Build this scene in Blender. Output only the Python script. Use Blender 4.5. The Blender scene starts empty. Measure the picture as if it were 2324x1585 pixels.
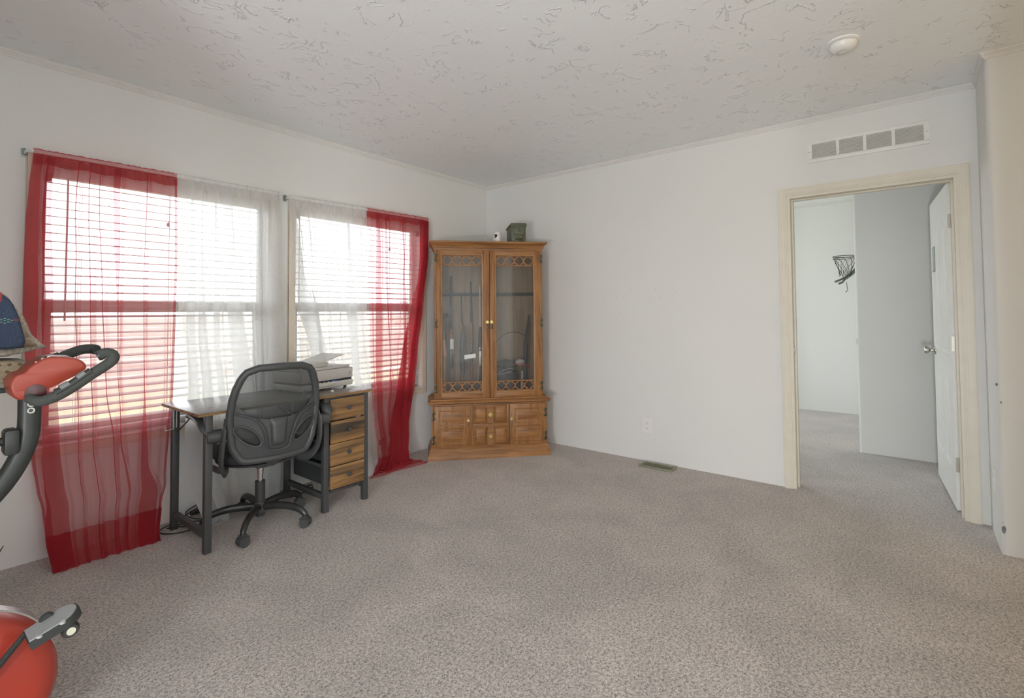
import bpy, bmesh, math, random
from math import sin, cos, pi, radians, sqrt, atan2
from mathutils import Vector, Matrix
random.seed(7)
SC = bpy.context.scene
COL = SC.collection

# ------------------------------------------------------------------ camera
CAM = Vector((-4.002, -3.525, 1.248))
yaw, pit, rol = radians(38.569), radians(1.803), radians(-0.414)
d = Vector((cos(pit)*cos(yaw), cos(pit)*sin(yaw), sin(pit)))
r = Vector((sin(yaw), -cos(yaw), 0)); u = r.cross(d)
r2 = r*cos(rol) + u*sin(rol); u2 = -r*sin(rol) + u*cos(rol)
cd = bpy.data.cameras.new('camera'); co = bpy.data.objects.new('camera', cd); COL.objects.link(co)
mw = Matrix((r2, u2, -d)).transposed().to_4x4(); mw.translation = CAM
co.matrix_world = mw
cd.sensor_width = 36; cd.lens = 1135.97/2324*36
cd.shift_y = -(792.5-673.86)/2324
cd.clip_start = .05; cd.clip_end = 1000
SC.camera = co

# ------------------------------------------------------------------ world: bright overcast sky
W = bpy.data.worlds.new('overcast'); SC.world = W; W.use_nodes = True
nt = W.node_tree; nt.nodes.clear()
bg = nt.nodes.new('ShaderNodeBackground'); wo = nt.nodes.new('ShaderNodeOutputWorld')
tc = nt.nodes.new('ShaderNodeTexCoord'); mp = nt.nodes.new('ShaderNodeMapping'); mp.inputs['Scale'].default_value = (1, 1, 3)
nz = nt.nodes.new('ShaderNodeTexNoise'); nz.inputs['Scale'].default_value = 2.2; nz.inputs['Detail'].default_value = 4
cr = nt.nodes.new('ShaderNodeValToRGB')
cr.color_ramp.elements[0].color = (.86, .93, 1.0, 1); cr.color_ramp.elements[1].color = (1, 1, .99, 1)
nt.links.new(tc.outputs['Generated'], mp.inputs[0]); nt.links.new(mp.outputs[0], nz.inputs['Vector'])
nt.links.new(nz.outputs['Fac'], cr.inputs[0]); nt.links.new(cr.outputs[0], bg.inputs[0])
bg.inputs[1].default_value = 3.0
nt.links.new(bg.outputs[0], wo.inputs[0])

VS = SC.view_settings
VS.view_transform = 'Standard'; VS.look = 'None'; VS.gamma = 1; VS.use_curve_mapping = False
VS.exposure = 0.5
SC.cycles.transparent_max_bounces = 40; SC.cycles.max_bounces = 16; SC.cycles.diffuse_bounces = 10; SC.cycles.transmission_bounces = 12
H = 2.59
# window openings: portals for the daylight (no light of their own)
def portal(name, c, sx, sy, rot):
    l = bpy.data.lights.new(name, 'AREA'); l.shape = 'RECTANGLE'; l.size = sx; l.size_y = sy
    l.cycles.is_portal = True
    o = bpy.data.objects.new(name, l); COL.objects.link(o); o.location = c; o.rotation_euler = rot
portal('daylight_portal', (-2.92, .14, 1.28), 1.22, 1.42, (radians(-90), 0, 0))
portal('daylight_portal', (-1.535, .14, 1.28), 1.22, 1.42, (radians(-90), 0, 0))
portal('daylight_portal', (2.05, .14, 1.4), 2.1, 1.6, (radians(-90), 0, 0))
portal('daylight_portal', (-7.14, -4.1, 1.1), 4.8, 2.1, (0, radians(-90), 0))
portal('daylight_portal', (-3.55, -7.14, 1.3), 1.7, 1.7, (radians(90), 0, 0))

def lamp(loc, power, color, radius):
    l = bpy.data.lights.new('unseen_bulb', 'POINT'); l.shadow_soft_size = radius; l.energy = power; l.color = color
    o = bpy.data.objects.new('unseen_bulb', l); COL.objects.link(o); o.location = loc
    return o
# unseen lamps: two low fills and a next-room fill added, one warm room pendant
LAMPS = [((-6.1, -3.7, .62), 148, (1, .995, .985), .14), ((-6.75, -5.3, .62), 50, (1, .99, .98), .14), ((-1.4, -6.2, 1.95), 20, (1, .72, .42), .12), ((2.0, -1.0, 1.95), 19, (.97, 1, .97), .12)]
for L_ in LAMPS: lamp(*L_)

# ------------------------------------------------------------------ helpers
class M:
    """collects faces of one mesh"""
    def __init__(s): s.v = []; s.f = []
    def add(s, vs, fs):
        n = len(s.v); s.v += [Vector(p) for p in vs]; s.f += [tuple(i+n for i in f) for f in fs]
    def box(s, lo, hi, bev=0, seg=2, mat=None):
        lo = Vector(lo); hi = Vector(hi)
        lo, hi = Vector([min(a, b) for a, b in zip(lo, hi)]), Vector([max(a, b) for a, b in zip(lo, hi)])
        b = bmesh.new(); bmesh.ops.create_cube(b, size=1)
        for v in b.verts: v.co = Vector([lo[i]+(v.co[i]+.5)*(hi[i]-lo[i]) for i in range(3)])
        if bev > 0:
            bev = min(bev, min(hi-lo)*.49)
            bmesh.ops.bevel(b, geom=b.edges[:], offset=bev, segments=seg, affect='EDGES', profile=.5)
        s.bm(b, mat)
    def bm(s, b, mat=None):
        b.verts.index_update()
        s.add([(mat @ v.co) if mat else v.co for v in b.verts], [[v.index for v in f.verts] for f in b.faces]); b.free()
    def tube(s, pts, rad, seg=12, closed=False, flat=None, cap=True, up=None):
        """sweep a round section; flat=(a,b) multiplies the radius along side / up"""
        pts = [Vector(p) for p in pts]; n = len(pts)
        if not isinstance(rad, (list, tuple)): rad = [rad]*n
        a, b = flat or (1, 1)
        rings = []; side = None
        for i in range(n):
            if closed: t = pts[(i+1) % n]-pts[i-1]
            else: t = pts[min(i+1, n-1)]-pts[max(i-1, 0)]
            t.normalize()
            if side is None:
                ref = Vector(up) if up else (Vector((0, 0, 1)) if abs(t.z) < .9 else Vector((1, 0, 0)))
                side = t.cross(ref).normalized()
            elif up: side = t.cross(Vector(up)).normalized()
            else: side = (side - t*side.dot(t)).normalized()
            w = side.cross(t)
            rings.append([pts[i]+side*cos(2*pi*k/seg)*rad[i]*a+w*sin(2*pi*k/seg)*rad[i]*b for k in range(seg)])
        vs = [p for rg in rings for p in rg]; fs = []
        m = n if closed else n-1
        for i in range(m):
            for k in range(seg):
                j = (i+1) % n; q = (k+1) % seg
                fs.append((i*seg+k, i*seg+q, j*seg+q, j*seg+k))
        if not closed and cap:
            fs.append(tuple(range(seg))[::-1]); fs.append(tuple((n-1)*seg+k for k in range(seg)))
        s.add(vs, fs)
    def cyl(s, p0, p1, r0, r1=None, seg=20): s.tube([p0, p1], [r0, r0 if r1 is None else r1], seg)
    def lathe(s, prof, c=(0, 0, 0), axis='z', seg=28, sc=(1, 1)):
        c = Vector(c); vs = []; fs = []
        for (rr, h) in prof:
            for k in range(seg):
                x = rr*cos(2*pi*k/seg)*sc[0]; y = rr*sin(2*pi*k/seg)*sc[1]
                p = {'z': (x, y, h), 'y': (x, h, y), 'x': (h, x, y)}[axis]
                vs.append(c+Vector(p))
        n = len(prof)
        for i in range(n-1):
            for k in range(seg):
                q = (k+1) % seg; fs.append((i*seg+k, i*seg+q, (i+1)*seg+q, (i+1)*seg+k))
        fs.append(tuple(range(seg))[::-1]); fs.append(tuple((n-1)*seg+k for k in range(seg)))
        s.add(vs, fs)
    def prism(s, poly, f0, f1, bev=0):
        """poly of 2D points; f0,f1 map (a,b) to the two 3D faces"""
        n = len(poly)
        s.add([f0(*p) for p in poly]+[f1(*p) for p in poly],
              [tuple(range(n))[::-1], tuple(range(n, 2*n))]+[(i, (i+1) % n, (i+1) % n+n, i+n) for i in range(n)])
    def grid(s, f, nu, nv, mask=None, thick=None):
        """f(u,v)->Vector for u,v in 0..1; mask(u,v)->bool; thick=offset Vector function or None"""
        idx = {}; vs = []; fs = []; cells = set()
        for i in range(nu):
            for j in range(nv):
                if mask is None or mask((i+.5)/nu, (j+.5)/nv): cells.add((i, j))
        def vid(i, j, k=0):
            if (i, j, k) not in idx:
                p = Vector(f(i/nu, j/nv))
                if k: p = p+Vector(thick(i/nu, j/nv))
                idx[(i, j, k)] = len(vs); vs.append(p)
            return idx[(i, j, k)]
        for (i, j) in cells:
            fs.append((vid(i, j), vid(i+1, j), vid(i+1, j+1), vid(i, j+1)))
            if thick:
                fs.append((vid(i, j+1, 1), vid(i+1, j+1, 1), vid(i+1, j, 1), vid(i, j, 1)))
                for (di, dj, a, b) in ((-1, 0, (i, j+1), (i, j)), (1, 0, (i+1, j), (i+1, j+1)), (0, -1, (i, j), (i+1, j)), (0, 1, (i+1, j+1), (i, j+1))):
                    if (i+di, j+dj) not in cells:
                        fs.append((vid(*b), vid(*a), vid(*a, 1), vid(*b, 1)))
        s.add(vs, fs)

def setp(o, label=None, cat=None, group=None, kind=None):
    if label: o['label'] = label
    if cat: o['category'] = cat
    if group: o['group'] = group
    if kind: o['kind'] = kind
    return o
def obj(name, m, mat, parent=None, smooth=35, label=None, cat=None, group=None, kind=None, local=False):
    """links one mesh; vertices are given in world space (or in the parent's space with local=True)"""
    me = bpy.data.meshes.new(name)
    vs = m.v
    root = parent
    while root is not None and root.parent is not None: root = root.parent
    if root is not None and not local:
        inv = Matrix.LocRotScale(root.location, root.rotation_euler, None).inverted()
        vs = [inv @ v for v in vs]
    me.from_pydata([tuple(v) for v in vs], [], m.f); me.update()
    b = bmesh.new(); b.from_mesh(me); bmesh.ops.recalc_face_normals(b, faces=b.faces[:]); b.to_mesh(me); b.free()
    if smooth:
        for p in me.polygons: p.use_smooth = True
        try: me.set_sharp_from_angle(angle=radians(smooth))
        except Exception: pass
    for k in (mat if isinstance(mat, (list, tuple)) else [mat]): me.materials.append(k)
    o = bpy.data.objects.new(name, me); COL.objects.link(o)
    if parent is not None: o.parent = parent
    setp(o, label, cat, group, kind)
    return o
def osplit(name, m, mat, parent=None, **k):
    """every loose piece of m becomes an object of its own"""
    n = len(m.v); root = list(range(n))
    def find(a):
        while root[a] != a: root[a] = root[root[a]]; a = root[a]
        return a
    for f in m.f:
        for q in f[1:]:
            a, b = find(f[0]), find(q)
            if a != b: root[b] = a
    groups = {}
    for f in m.f: groups.setdefault(find(f[0]), []).append(f)
    out = []
    for g in groups.values():
        idx = {}; mm = M()
        for f in g:
            for q in f:
                if q not in idx: idx[q] = len(mm.v); mm.v.append(m.v[q])
            mm.f.append(tuple(idx[q] for q in f))
        out.append(obj(name, mm, mat, parent, **k))
    return out
def thing(name, label, cat, loc=(0, 0, 0), rz=0, group=None):
    o = bpy.data.objects.new(name, None); COL.objects.link(o); o.location = loc; o.rotation_euler = (0, 0, rz)
    o.empty_display_size = .1
    return setp(o, label, cat, group)
def catmull(pts, n=8):
    P = [Vector(p) for p in pts]; P = [2*P[0]-P[1]]+P+[2*P[-1]-P[-2]]; out = []
    for i in range(1, len(P)-2):
        for k in range(n):
            t = k/n; a, b, c, e = P[i-1], P[i], P[i+1], P[i+2]
            out.append(.5*((2*b)+(c-a)*t+(2*a-5*b+4*c-e)*t*t+(3*b-a-3*c+e)*t**3))
    out.append(P[-2]); return out

# ------------------------------------------------------------------ materials
def newmat(name):
    m = bpy.data.materials.new(name); m.use_nodes = True
    n = m.node_tree; b = n.nodes['Principled BSDF']; return m, n, b
def N(n, t, **k):
    x = n.nodes.new(t)
    for a, v in k.items():
        if a in x.inputs: x.inputs[a].default_value = v
        else: setattr(x, a, v)
    return x
def mat(name, col, rough=.6, metal=0, var=.06, scale=30, bump=0, bscale=None, bdist=.002, spec=.5, stretch=None):
    m, n, b = newmat(name)
    b.inputs['Roughness'].default_value = rough; b.inputs['Metallic'].default_value = metal
    b.inputs['Specular IOR Level'].default_value = spec
    tc = N(n, 'ShaderNodeTexCoord'); v = tc.outputs['Object']
    if stretch:
        mp = N(n, 'ShaderNodeMapping'); mp.inputs['Scale'].default_value = stretch; n.links.new(v, mp.inputs[0]); v = mp.outputs[0]
    nz = N(n, 'ShaderNodeTexNoise', Scale=scale, Detail=3.0); n.links.new(v, nz.inputs['Vector'])
    r = N(n, 'ShaderNodeValToRGB')
    r.color_ramp.elements[0].position = .3; r.color_ramp.elements[1].position = .7
    r.color_ramp.elements[0].color = (*[c*(1-var) for c in col], 1); r.color_ramp.elements[1].color = (*[min(1, c*(1+var)) for c in col], 1)
    n.links.new(nz.outputs['Fac'], r.inputs[0]); n.links.new(r.outputs[0], b.inputs['Base Color'])
    if bump:
        nb = N(n, 'ShaderNodeTexNoise', Scale=bscale or scale, Detail=4.0); n.links.new(v, nb.inputs['Vector'])
        bp = N(n, 'ShaderNodeBump', Strength=bump, Distance=bdist); n.links.new(nb.outputs['Fac'], bp.inputs['Height']); n.links.new(bp.outputs[0], b.inputs['Normal'])
    return m
def wood(name, c0, c1, axis, scale=1, rough=.4, contrast=(.3, .72), bump=.15):
    """grain runs along axis (object space)"""
    m, n, b = newmat(name); b.inputs['Roughness'].default_value = rough
    tc = N(n, 'ShaderNodeTexCoord'); mp = N(n, 'ShaderNodeMapping')
    s = [28*scale]*3; s['xyz'.index(axis)] = 2.2*scale; mp.inputs['Scale'].default_value = s
    n.links.new(tc.outputs['Object'], mp.inputs[0])
    a = N(n, 'ShaderNodeTexNoise', Scale=1.0, Detail=6.0, Distortion=.6); a.inputs['Roughness'].default_value = .65
    n.links.new(mp.outputs[0], a.inputs['Vector'])
    mp2 = N(n, 'ShaderNodeMapping'); s2 = [150*scale]*3; s2['xyz'.index(axis)] = 6*scale; mp2.inputs['Scale'].default_value = s2
    n.links.new(tc.outputs['Object'], mp2.inputs[0])
    f = N(n, 'ShaderNodeTexNoise', Scale=1.0, Detail=3.0); n.links.new(mp2.outputs[0], f.inputs['Vector'])
    mx = N(n, 'ShaderNodeMath', operation='MULTIPLY_ADD'); mx.inputs[1].default_value = .35
    n.links.new(f.outputs['Fac'], mx.inputs[0]); n.links.new(a.outputs['Fac'], mx.inputs[2])
    sb = N(n, 'ShaderNodeMath', operation='SUBTRACT'); sb.inputs[1].default_value = .17; n.links.new(mx.outputs[0], sb.inputs[0])
    r = N(n, 'ShaderNodeValToRGB'); r.color_ramp.elements[0].position, r.color_ramp.elements[1].position = contrast
    r.color_ramp.elements[0].color = (*c0, 1); r.color_ramp.elements[1].color = (*c1, 1)
    n.links.new(sb.outputs[0], r.inputs[0]); n.links.new(r.outputs[0], b.inputs['Base Color'])
    if bump:
        bp = N(n, 'ShaderNodeBump', Strength=bump, Distance=.001); n.links.new(sb.outputs[0], bp.inputs['Height']); n.links.new(bp.outputs[0], b.inputs['Normal'])
    return m
def wallmat(name, col):
    m, n, b = newmat(name); b.inputs['Roughness'].default_value = .55; b.inputs['Specular IOR Level'].default_value = .3
    tc = N(n, 'ShaderNodeTexCoord')
    a = N(n, 'ShaderNodeTexNoise', Scale=2.0, Detail=3.0); n.links.new(tc.outputs['Object'], a.inputs['Vector'])
    r = N(n, 'ShaderNodeValToRGB'); r.color_ramp.elements[0].color = (*[c*.97 for c in col], 1); r.color_ramp.elements[1].color = (*col, 1)
    n.links.new(a.outputs['Fac'], r.inputs[0]); n.links.new(r.outputs[0], b.inputs['Base Color'])
    h = N(n, 'ShaderNodeTexNoise', Scale=85.0, Detail=3.0); n.links.new(tc.outputs['Object'], h.inputs['Vector'])
    bp = N(n, 'ShaderNodeBump', Strength=.28, Distance=.0022); n.links.new(h.outputs['Fac'], bp.inputs['Height']); n.links.new(bp.outputs[0], b.inputs['Normal'])
    return m
def ceilmat():
    m, n, b = newmat('ceiling_skip_trowel'); b.inputs['Roughness'].default_value = .55
    b.inputs['Base Color'].default_value = (.86, .89, .90, 1)
    tc = N(n, 'ShaderNodeTexCoord')
    w = N(n, 'ShaderNodeTexNoise', Scale=7.0, Detail=3.5, Distortion=1.4); n.links.new(tc.outputs['Object'], w.inputs['Vector'])
    # ridge where the noise crosses a level
    s = N(n, 'ShaderNodeMath', operation='SUBTRACT'); s.inputs[1].default_value = .5; n.links.new(w.outputs['Fac'], s.inputs[0])
    a = N(n, 'ShaderNodeMath', operation='ABSOLUTE'); n.links.new(s.outputs[0], a.inputs[0])
    rg = N(n, 'ShaderNodeMapRange'); rg.inputs[1].default_value = 0; rg.inputs[2].default_value = .022; rg.inputs[3].default_value = 1; rg.inputs[4].default_value = 0
    n.links.new(a.outputs[0], rg.inputs[0])
    k = N(n, 'ShaderNodeTexNoise', Scale=11.0, Detail=2.0); n.links.new(tc.outputs['Object'], k.inputs['Vector'])
    kr = N(n, 'ShaderNodeMapRange'); kr.inputs[1].default_value = .53; kr.inputs[2].default_value = .60; n.links.new(k.outputs['Fac'], kr.inputs[0])
    mu = N(n, 'ShaderNodeMath', operation='MULTIPLY'); n.links.new(rg.outputs[0], mu.inputs[0]); n.links.new(kr.outputs[0], mu.inputs[1])
    f = N(n, 'ShaderNodeTexNoise', Scale=45.0, Detail=3.0); n.links.new(tc.outputs['Object'], f.inputs['Vector'])
    ad = N(n, 'ShaderNodeMath', operation='MULTIPLY_ADD'); ad.inputs[1].default_value = .22; n.links.new(f.outputs['Fac'], ad.inputs[0]); n.links.new(mu.outputs[0], ad.inputs[2])
    bp = N(n, 'ShaderNodeBump', Strength=.8, Distance=.005); n.links.new(ad.outputs[0], bp.inputs['Height']); n.links.new(bp.outputs[0], b.inputs['Normal'])
    return m
def carpetmat():
    m, n, b = newmat('carpet_grey_taupe'); b.inputs['Roughness'].default_value = .95; b.inputs['Specular IOR Level'].default_value = .08
    b.inputs['Sheen Weight'].default_value = .5
    tc = N(n, 'ShaderNodeTexCoord')
    a = N(n, 'ShaderNodeTexNoise', Scale=210.0, Detail=2.0); n.links.new(tc.outputs['Object'], a.inputs['Vector'])
    c = N(n, 'ShaderNodeTexNoise', Scale=95.0, Detail=2.0, Distortion=.5); n.links.new(tc.outputs['Object'], c.inputs['Vector'])
    av = N(n, 'ShaderNodeMath', operation='ADD'); n.links.new(a.outputs['Fac'], av.inputs[0]); n.links.new(c.outputs['Fac'], av.inputs[1])
    hf = N(n, 'ShaderNodeMath', operation='MULTIPLY'); hf.inputs[1].default_value = .5; n.links.new(av.outputs[0], hf.inputs[0])
    r = N(n, 'ShaderNodeValToRGB'); r.color_ramp.elements[0].position = .36; r.color_ramp.elements[1].position = .6
    r.color_ramp.elements[0].color = (.118, .102, .091, 1); r.color_ramp.elements[1].color = (.53, .475, .437, 1)
    n.links.new(hf.outputs[0], r.inputs[0])
    # brushed pile: large soft patches, and faint stains
    g = N(n, 'ShaderNodeTexNoise', Scale=2.3, Detail=4.0, Distortion=.8); n.links.new(tc.outputs['Object'], g.inputs['Vector'])
    gr = N(n, 'ShaderNodeMapRange'); gr.inputs[1].default_value = .35; gr.inputs[2].default_value = .65; gr.inputs[3].default_value = .88; gr.inputs[4].default_value = 1.10
    n.links.new(g.outputs['Fac'], gr.inputs[0])
    mx = N(n, 'ShaderNodeVectorMath', operation='SCALE'); n.links.new(r.outputs[0], mx.inputs[0]); n.links.new(gr.outputs[0], mx.inputs['Scale'])
    n.links.new(mx.outputs[0], b.inputs['Base Color'])
    bp = N(n, 'ShaderNodeBump', Strength=.8, Distance=.0045); n.links.new(hf.outputs[0], bp.inputs['Height']); n.links.new(bp.outputs[0], b.inputs['Normal'])
    return m
def sheer(name, col, open_=.5, trans=.6):
    """sheer woven cloth: open holes between threads + thin threads that also let light through; more threads in line at a slant"""
    m = bpy.data.materials.new(name); m.use_nodes = True; n = m.node_tree; n.nodes.clear()
    out = N(n, 'ShaderNodeOutputMaterial')
    df = N(n, 'ShaderNodeBsdfDiffuse'); tr = N(n, 'ShaderNodeBsdfTranslucent'); tp = N(n, 'ShaderNodeBsdfTransparent')
    tc = N(n, 'ShaderNodeTexCoord')
    nz = N(n, 'ShaderNodeTexNoise', Scale=60.0, Detail=2.0); n.links.new(tc.outputs['Object'], nz.inputs['Vector'])
    cr = N(n, 'ShaderNodeValToRGB'); cr.color_ramp.elements[0].color = (*[c*.9 for c in col], 1); cr.color_ramp.elements[1].color = (*[min(1, c*1.08) for c in col], 1)
    n.links.new(nz.outputs['Fac'], cr.inputs[0])
    n.links.new(cr.outputs[0], df.inputs[0]); n.links.new(cr.outputs[0], tr.inputs[0])
    m1 = N(n, 'ShaderNodeMixShader'); m1.inputs[0].default_value = trans; n.links.new(df.outputs[0], m1.inputs[1]); n.links.new(tr.outputs[0], m1.inputs[2])
    ge = N(n, 'ShaderNodeNewGeometry'); dt = N(n, 'ShaderNodeVectorMath', operation='DOT_PRODUCT')
    n.links.new(ge.outputs['Normal'], dt.inputs[0]); n.links.new(ge.outputs['Incoming'], dt.inputs[1])
    ab = N(n, 'ShaderNodeMath', operation='ABSOLUTE'); n.links.new(dt.outputs['Value'], ab.inputs[0])
    mxx = N(n, 'ShaderNodeMath', operation='MAXIMUM'); mxx.inputs[1].default_value = .12; n.links.new(ab.outputs[0], mxx.inputs[0])
    iv = N(n, 'ShaderNodeMath', operation='DIVIDE'); iv.inputs[0].default_value = 1.0; n.links.new(mxx.outputs[0], iv.inputs[1])
    pw = N(n, 'ShaderNodeMath', operation='POWER'); pw.inputs[0].default_value = open_; n.links.new(iv.outputs[0], pw.inputs[1])
    m2 = N(n, 'ShaderNodeMixShader'); n.links.new(pw.outputs[0], m2.inputs[0]); n.links.new(m1.outputs[0], m2.inputs[1]); n.links.new(tp.outputs[0], m2.inputs[2])
    n.links.new(m2.outputs[0], out.inputs[0]); return m
def glassmat(name, tint=(1, 1, 1), haze=0, ior=1.45):
    m = bpy.data.materials.new(name); m.use_nodes = True; n = m.node_tree; n.nodes.clear()
    out = N(n, 'ShaderNodeOutputMaterial'); tp = N(n, 'ShaderNodeBsdfTransparent'); tp.inputs[0].default_value = (*tint, 1)
    gl = N(n, 'ShaderNodeBsdfGlossy'); gl.inputs['Roughness'].default_value = .03
    fr = N(n, 'ShaderNodeFresnel', IOR=ior); mx = N(n, 'ShaderNodeMixShader')
    n.links.new(fr.outputs[0], mx.inputs[0]); n.links.new(tp.outputs[0], mx.inputs[1]); n.links.new(gl.outputs[0], mx.inputs[2])
    last = mx
    if haze:
        df = N(n, 'ShaderNodeBsdfDiffuse'); df.inputs[0].default_value = (.55, .57, .6, 1)
        m3 = N(n, 'ShaderNodeMixShader'); m3.inputs[0].default_value = haze; n.links.new(mx.outputs[0], m3.inputs[1]); n.links.new(df.outputs[0], m3.inputs[2]); last = m3
    n.links.new(last.outputs[0], out.inputs[0]); return m

WALL = wallmat('wall_paint', (.745, .755, .745))
CEIL = ceilmat(); CARPET = carpetmat()
TRIMW = mat('trim_white', (.72, .72, .70), .4, var=.02)
CREAM = mat('casing_cream', (.70, .665, .575), .42, var=.03, scale=12)
CREAM2 = mat('window_casing_warm_lit', (.68, .60, .50), .45, var=.03, scale=12)  # cream casing with the warm tint of curtain light put into its colour
VINYL = mat('window_vinyl', (.78, .78, .77), .35, var=.02)
BLIND = mat('blind_slat_white', (.80, .80, .79), .4, var=.02)
WPLAST = mat('white_plastic', (.78, .78, .76), .35, var=.02)
DOORW = mat('door_white', (.76, .775, .765), .4, var=.015)
BLACK = mat('black_metal', (.045, .046, .048), .45, var=.15, scale=40, bump=.1)
NICKEL = mat('satin_nickel', (.50, .48, .44), .3, metal=1, var=.05)
CHROME = mat('chrome', (.75, .75, .75), .12, metal=1, var=.03)
GLASS = glassmat('clear_glass')
RED = sheer('sheer_red', (.66, .085, .115), .62, .7)
WHITE = sheer('sheer_white', (.93, .945, .96), .50, .82)
DARK = mat('dark_void', (.02, .022, .02), .9)

# ------------------------------------------------------------------ room shell
def struct(name, m, mt, parent=None, label=None): 
    o = obj(name, m, mt, parent, smooth=30, label=label, kind='structure'); return o
m = M(); m.box((-7.1, -7.1, -.08), (3.4, .1, 0)); struct('floor', m, CARPET)
m = M(); m.box((-7.1, -7.1, H), (3.4, .1, H+.1)); struct('ceiling', m, CEIL)
# window wall (y = 0), openings (x0,x1,z0,z1)
WT = .12
WIN = [(-3.51, -2.325, .572, 2.035), (-2.135, -.935, .572, 2.035)]
def wall_y(name, x0, x1, y0, y1, ops, mt=WALL):
    m = M(); x = x0
    for (a, b, z0, z1) in sorted(ops):
        m.box((x, y0, 0), (a, y1, H)); m.box((a, y0, 0), (b, y1, z0)); m.box((a, y0, z1), (b, y1, H)); x = b
    m.box((x, y0, 0), (x1, y1, H)); return struct(name, m, mt)
wall_y('wall_left', -7.1, 3.4, 0, WT, WIN+[(1.0, 3.1, .6, 2.2)])
# door wall (x = 0)
DY0, DY1, DZ = -3.76, -2.85, 2.06
m = M(); m.box((0, DY1, 0), (.12, 0, H)); m.box((0, DY0, DZ), (.12, DY1, H)); m.box((0, -7.1, 0), (.12, DY0, H))
struct('wall_right', m, WALL)
# return and the wall that steps towards the viewer, rounded outside corner
RY, RX, RR = -3.855, -.432, .022
prof = [(0, RY), (RX+RR, RY)]+[(RX+RR-RR*sin(a), RY-RR+RR*cos(a)) for a in [radians(x) for x in (15, 30, 45, 60, 75)]]+[(RX, RY-RR), (RX, -7.1), (0, -7.1)]
m = M(); m.prism(prof, lambda a, b: Vector((a, b, 0)), lambda a, b: Vector((a, b, H))); wf = struct('wall_front', m, WALL)
m = M(); m.box((-7.12, -7.1, 0), (-7.0, -6.5, H)); m.box((-7.12, -1.7, 0), (-7.0, .1, H)); m.box((-7.12, -6.5, 2.15), (-7.0, -1.7, H)); m.box((-7.12, -6.5, 0), (-7.0, -1.7, .05))  # wide unseen opening added to bring in more daylight
struct('wall_back', m, WALL)
wall_y('wall_rear', -7.1, 3.4, -7.12, -7.0, [(-4.4, -2.7, .45, 2.15)])  # unseen window opening, added for extra daylight from behind
m = M(); m.box((-4.8, -2.4, 0), (-4.68, 0, H)); struct('wall_light_block_left', m, WALL)  # unseen wall added to keep light off the window wall
m = M(); m.box((-2.5, -7.05, 0), (-2.38, -3.80, H)); struct('wall_light_block_right', m, WALL)  # unseen wall added to shade the stepped wall at far right
# the room beyond the doorway
m = M(); m.box((3.27, -7.1, 0), (3.4, .1, H)); struct('wall_far', m, WALL)
prof = [(1.36, -3.16)]+[(1.38-.02*cos(radians(a)), -3.16+.02*sin(radians(a))) for a in (30, 60, 90)]+[(3.27, -3.14), (3.27, -5.2), (1.36, -5.2)]
m = M(); m.prism(prof, lambda a, b: Vector((a, b, 0)), lambda a, b: Vector((a, b, H))); struct('wall_inner', m, WALL)
# crown strips: a small two-step moulding
def crown(name, p0, p1, nrm):
    m = M(); p0 = Vector((*p0, 0)); p1 = Vector((*p1, 0)); nn = Vector((*nrm, 0))
    pr = [(0, H), (.016, H), (.016, H-.008), (.010, H-.014), (.012, H-.02), (.005, H-.027), (.005, H-.033), (0, H-.035)]
    m.prism(pr, lambda a, b: p0+nn*a+Vector((0, 0, b)), lambda a, b: p1+nn*a+Vector((0, 0, b))); return struct(name, m, TRIMW)
crown('trim_1', (-4.67, 0), (-.017, 0), (0, -1)); crown('trim_2', (0, 0), (0, RY), (-1, 0))
crown('trim_3', (-.017, RY), (RX-.0165, RY), (0, 1)); crown('trim_4', (RX, RY-.0005), (RX, -7), (-1, 0))
crown('trim_5', (3.27, 0), (3.27, -3.14), (-1, 0))
# scuffs on the rounded corner
CHIP = mat('bare_drywall_chip', (.22, .22, .25), .9, var=.3, scale=200)
def chip(pts):
    m = M()
    for (ang, z, w, h, sd) in pts:
        rnd = random.Random(sd); n = 9
        cen = (radians(ang))
        P = []
        for k in range(n):
            a = 2*pi*k/n; q = .75+.4*rnd.random()
            aa = cen+cos(a)*w*q/RR; zz = z+sin(a)*h*q
            P.append(Vector((RX+RR-(RR+.0012)*sin(aa), RY-RR+(RR+.0012)*cos(aa), zz)))
        c = Vector((RX+RR-(RR+.0022)*sin(cen), RY-RR+(RR+.0022)*cos(cen), z))
        m.add([c]+P, [(0, 1+k, 1+(k+1) % n) for k in range(n)])
    return m
obj("paint_chip", chip([(55, .125, .011, .02, 1), (30, .86, .008, .009, 2), (75, .77, .003, .006, 5), (45, .16, .002, .003, 6)]), CHIP, wf, smooth=0, label='grey chips where the paint is knocked off the rounded corner')

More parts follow.
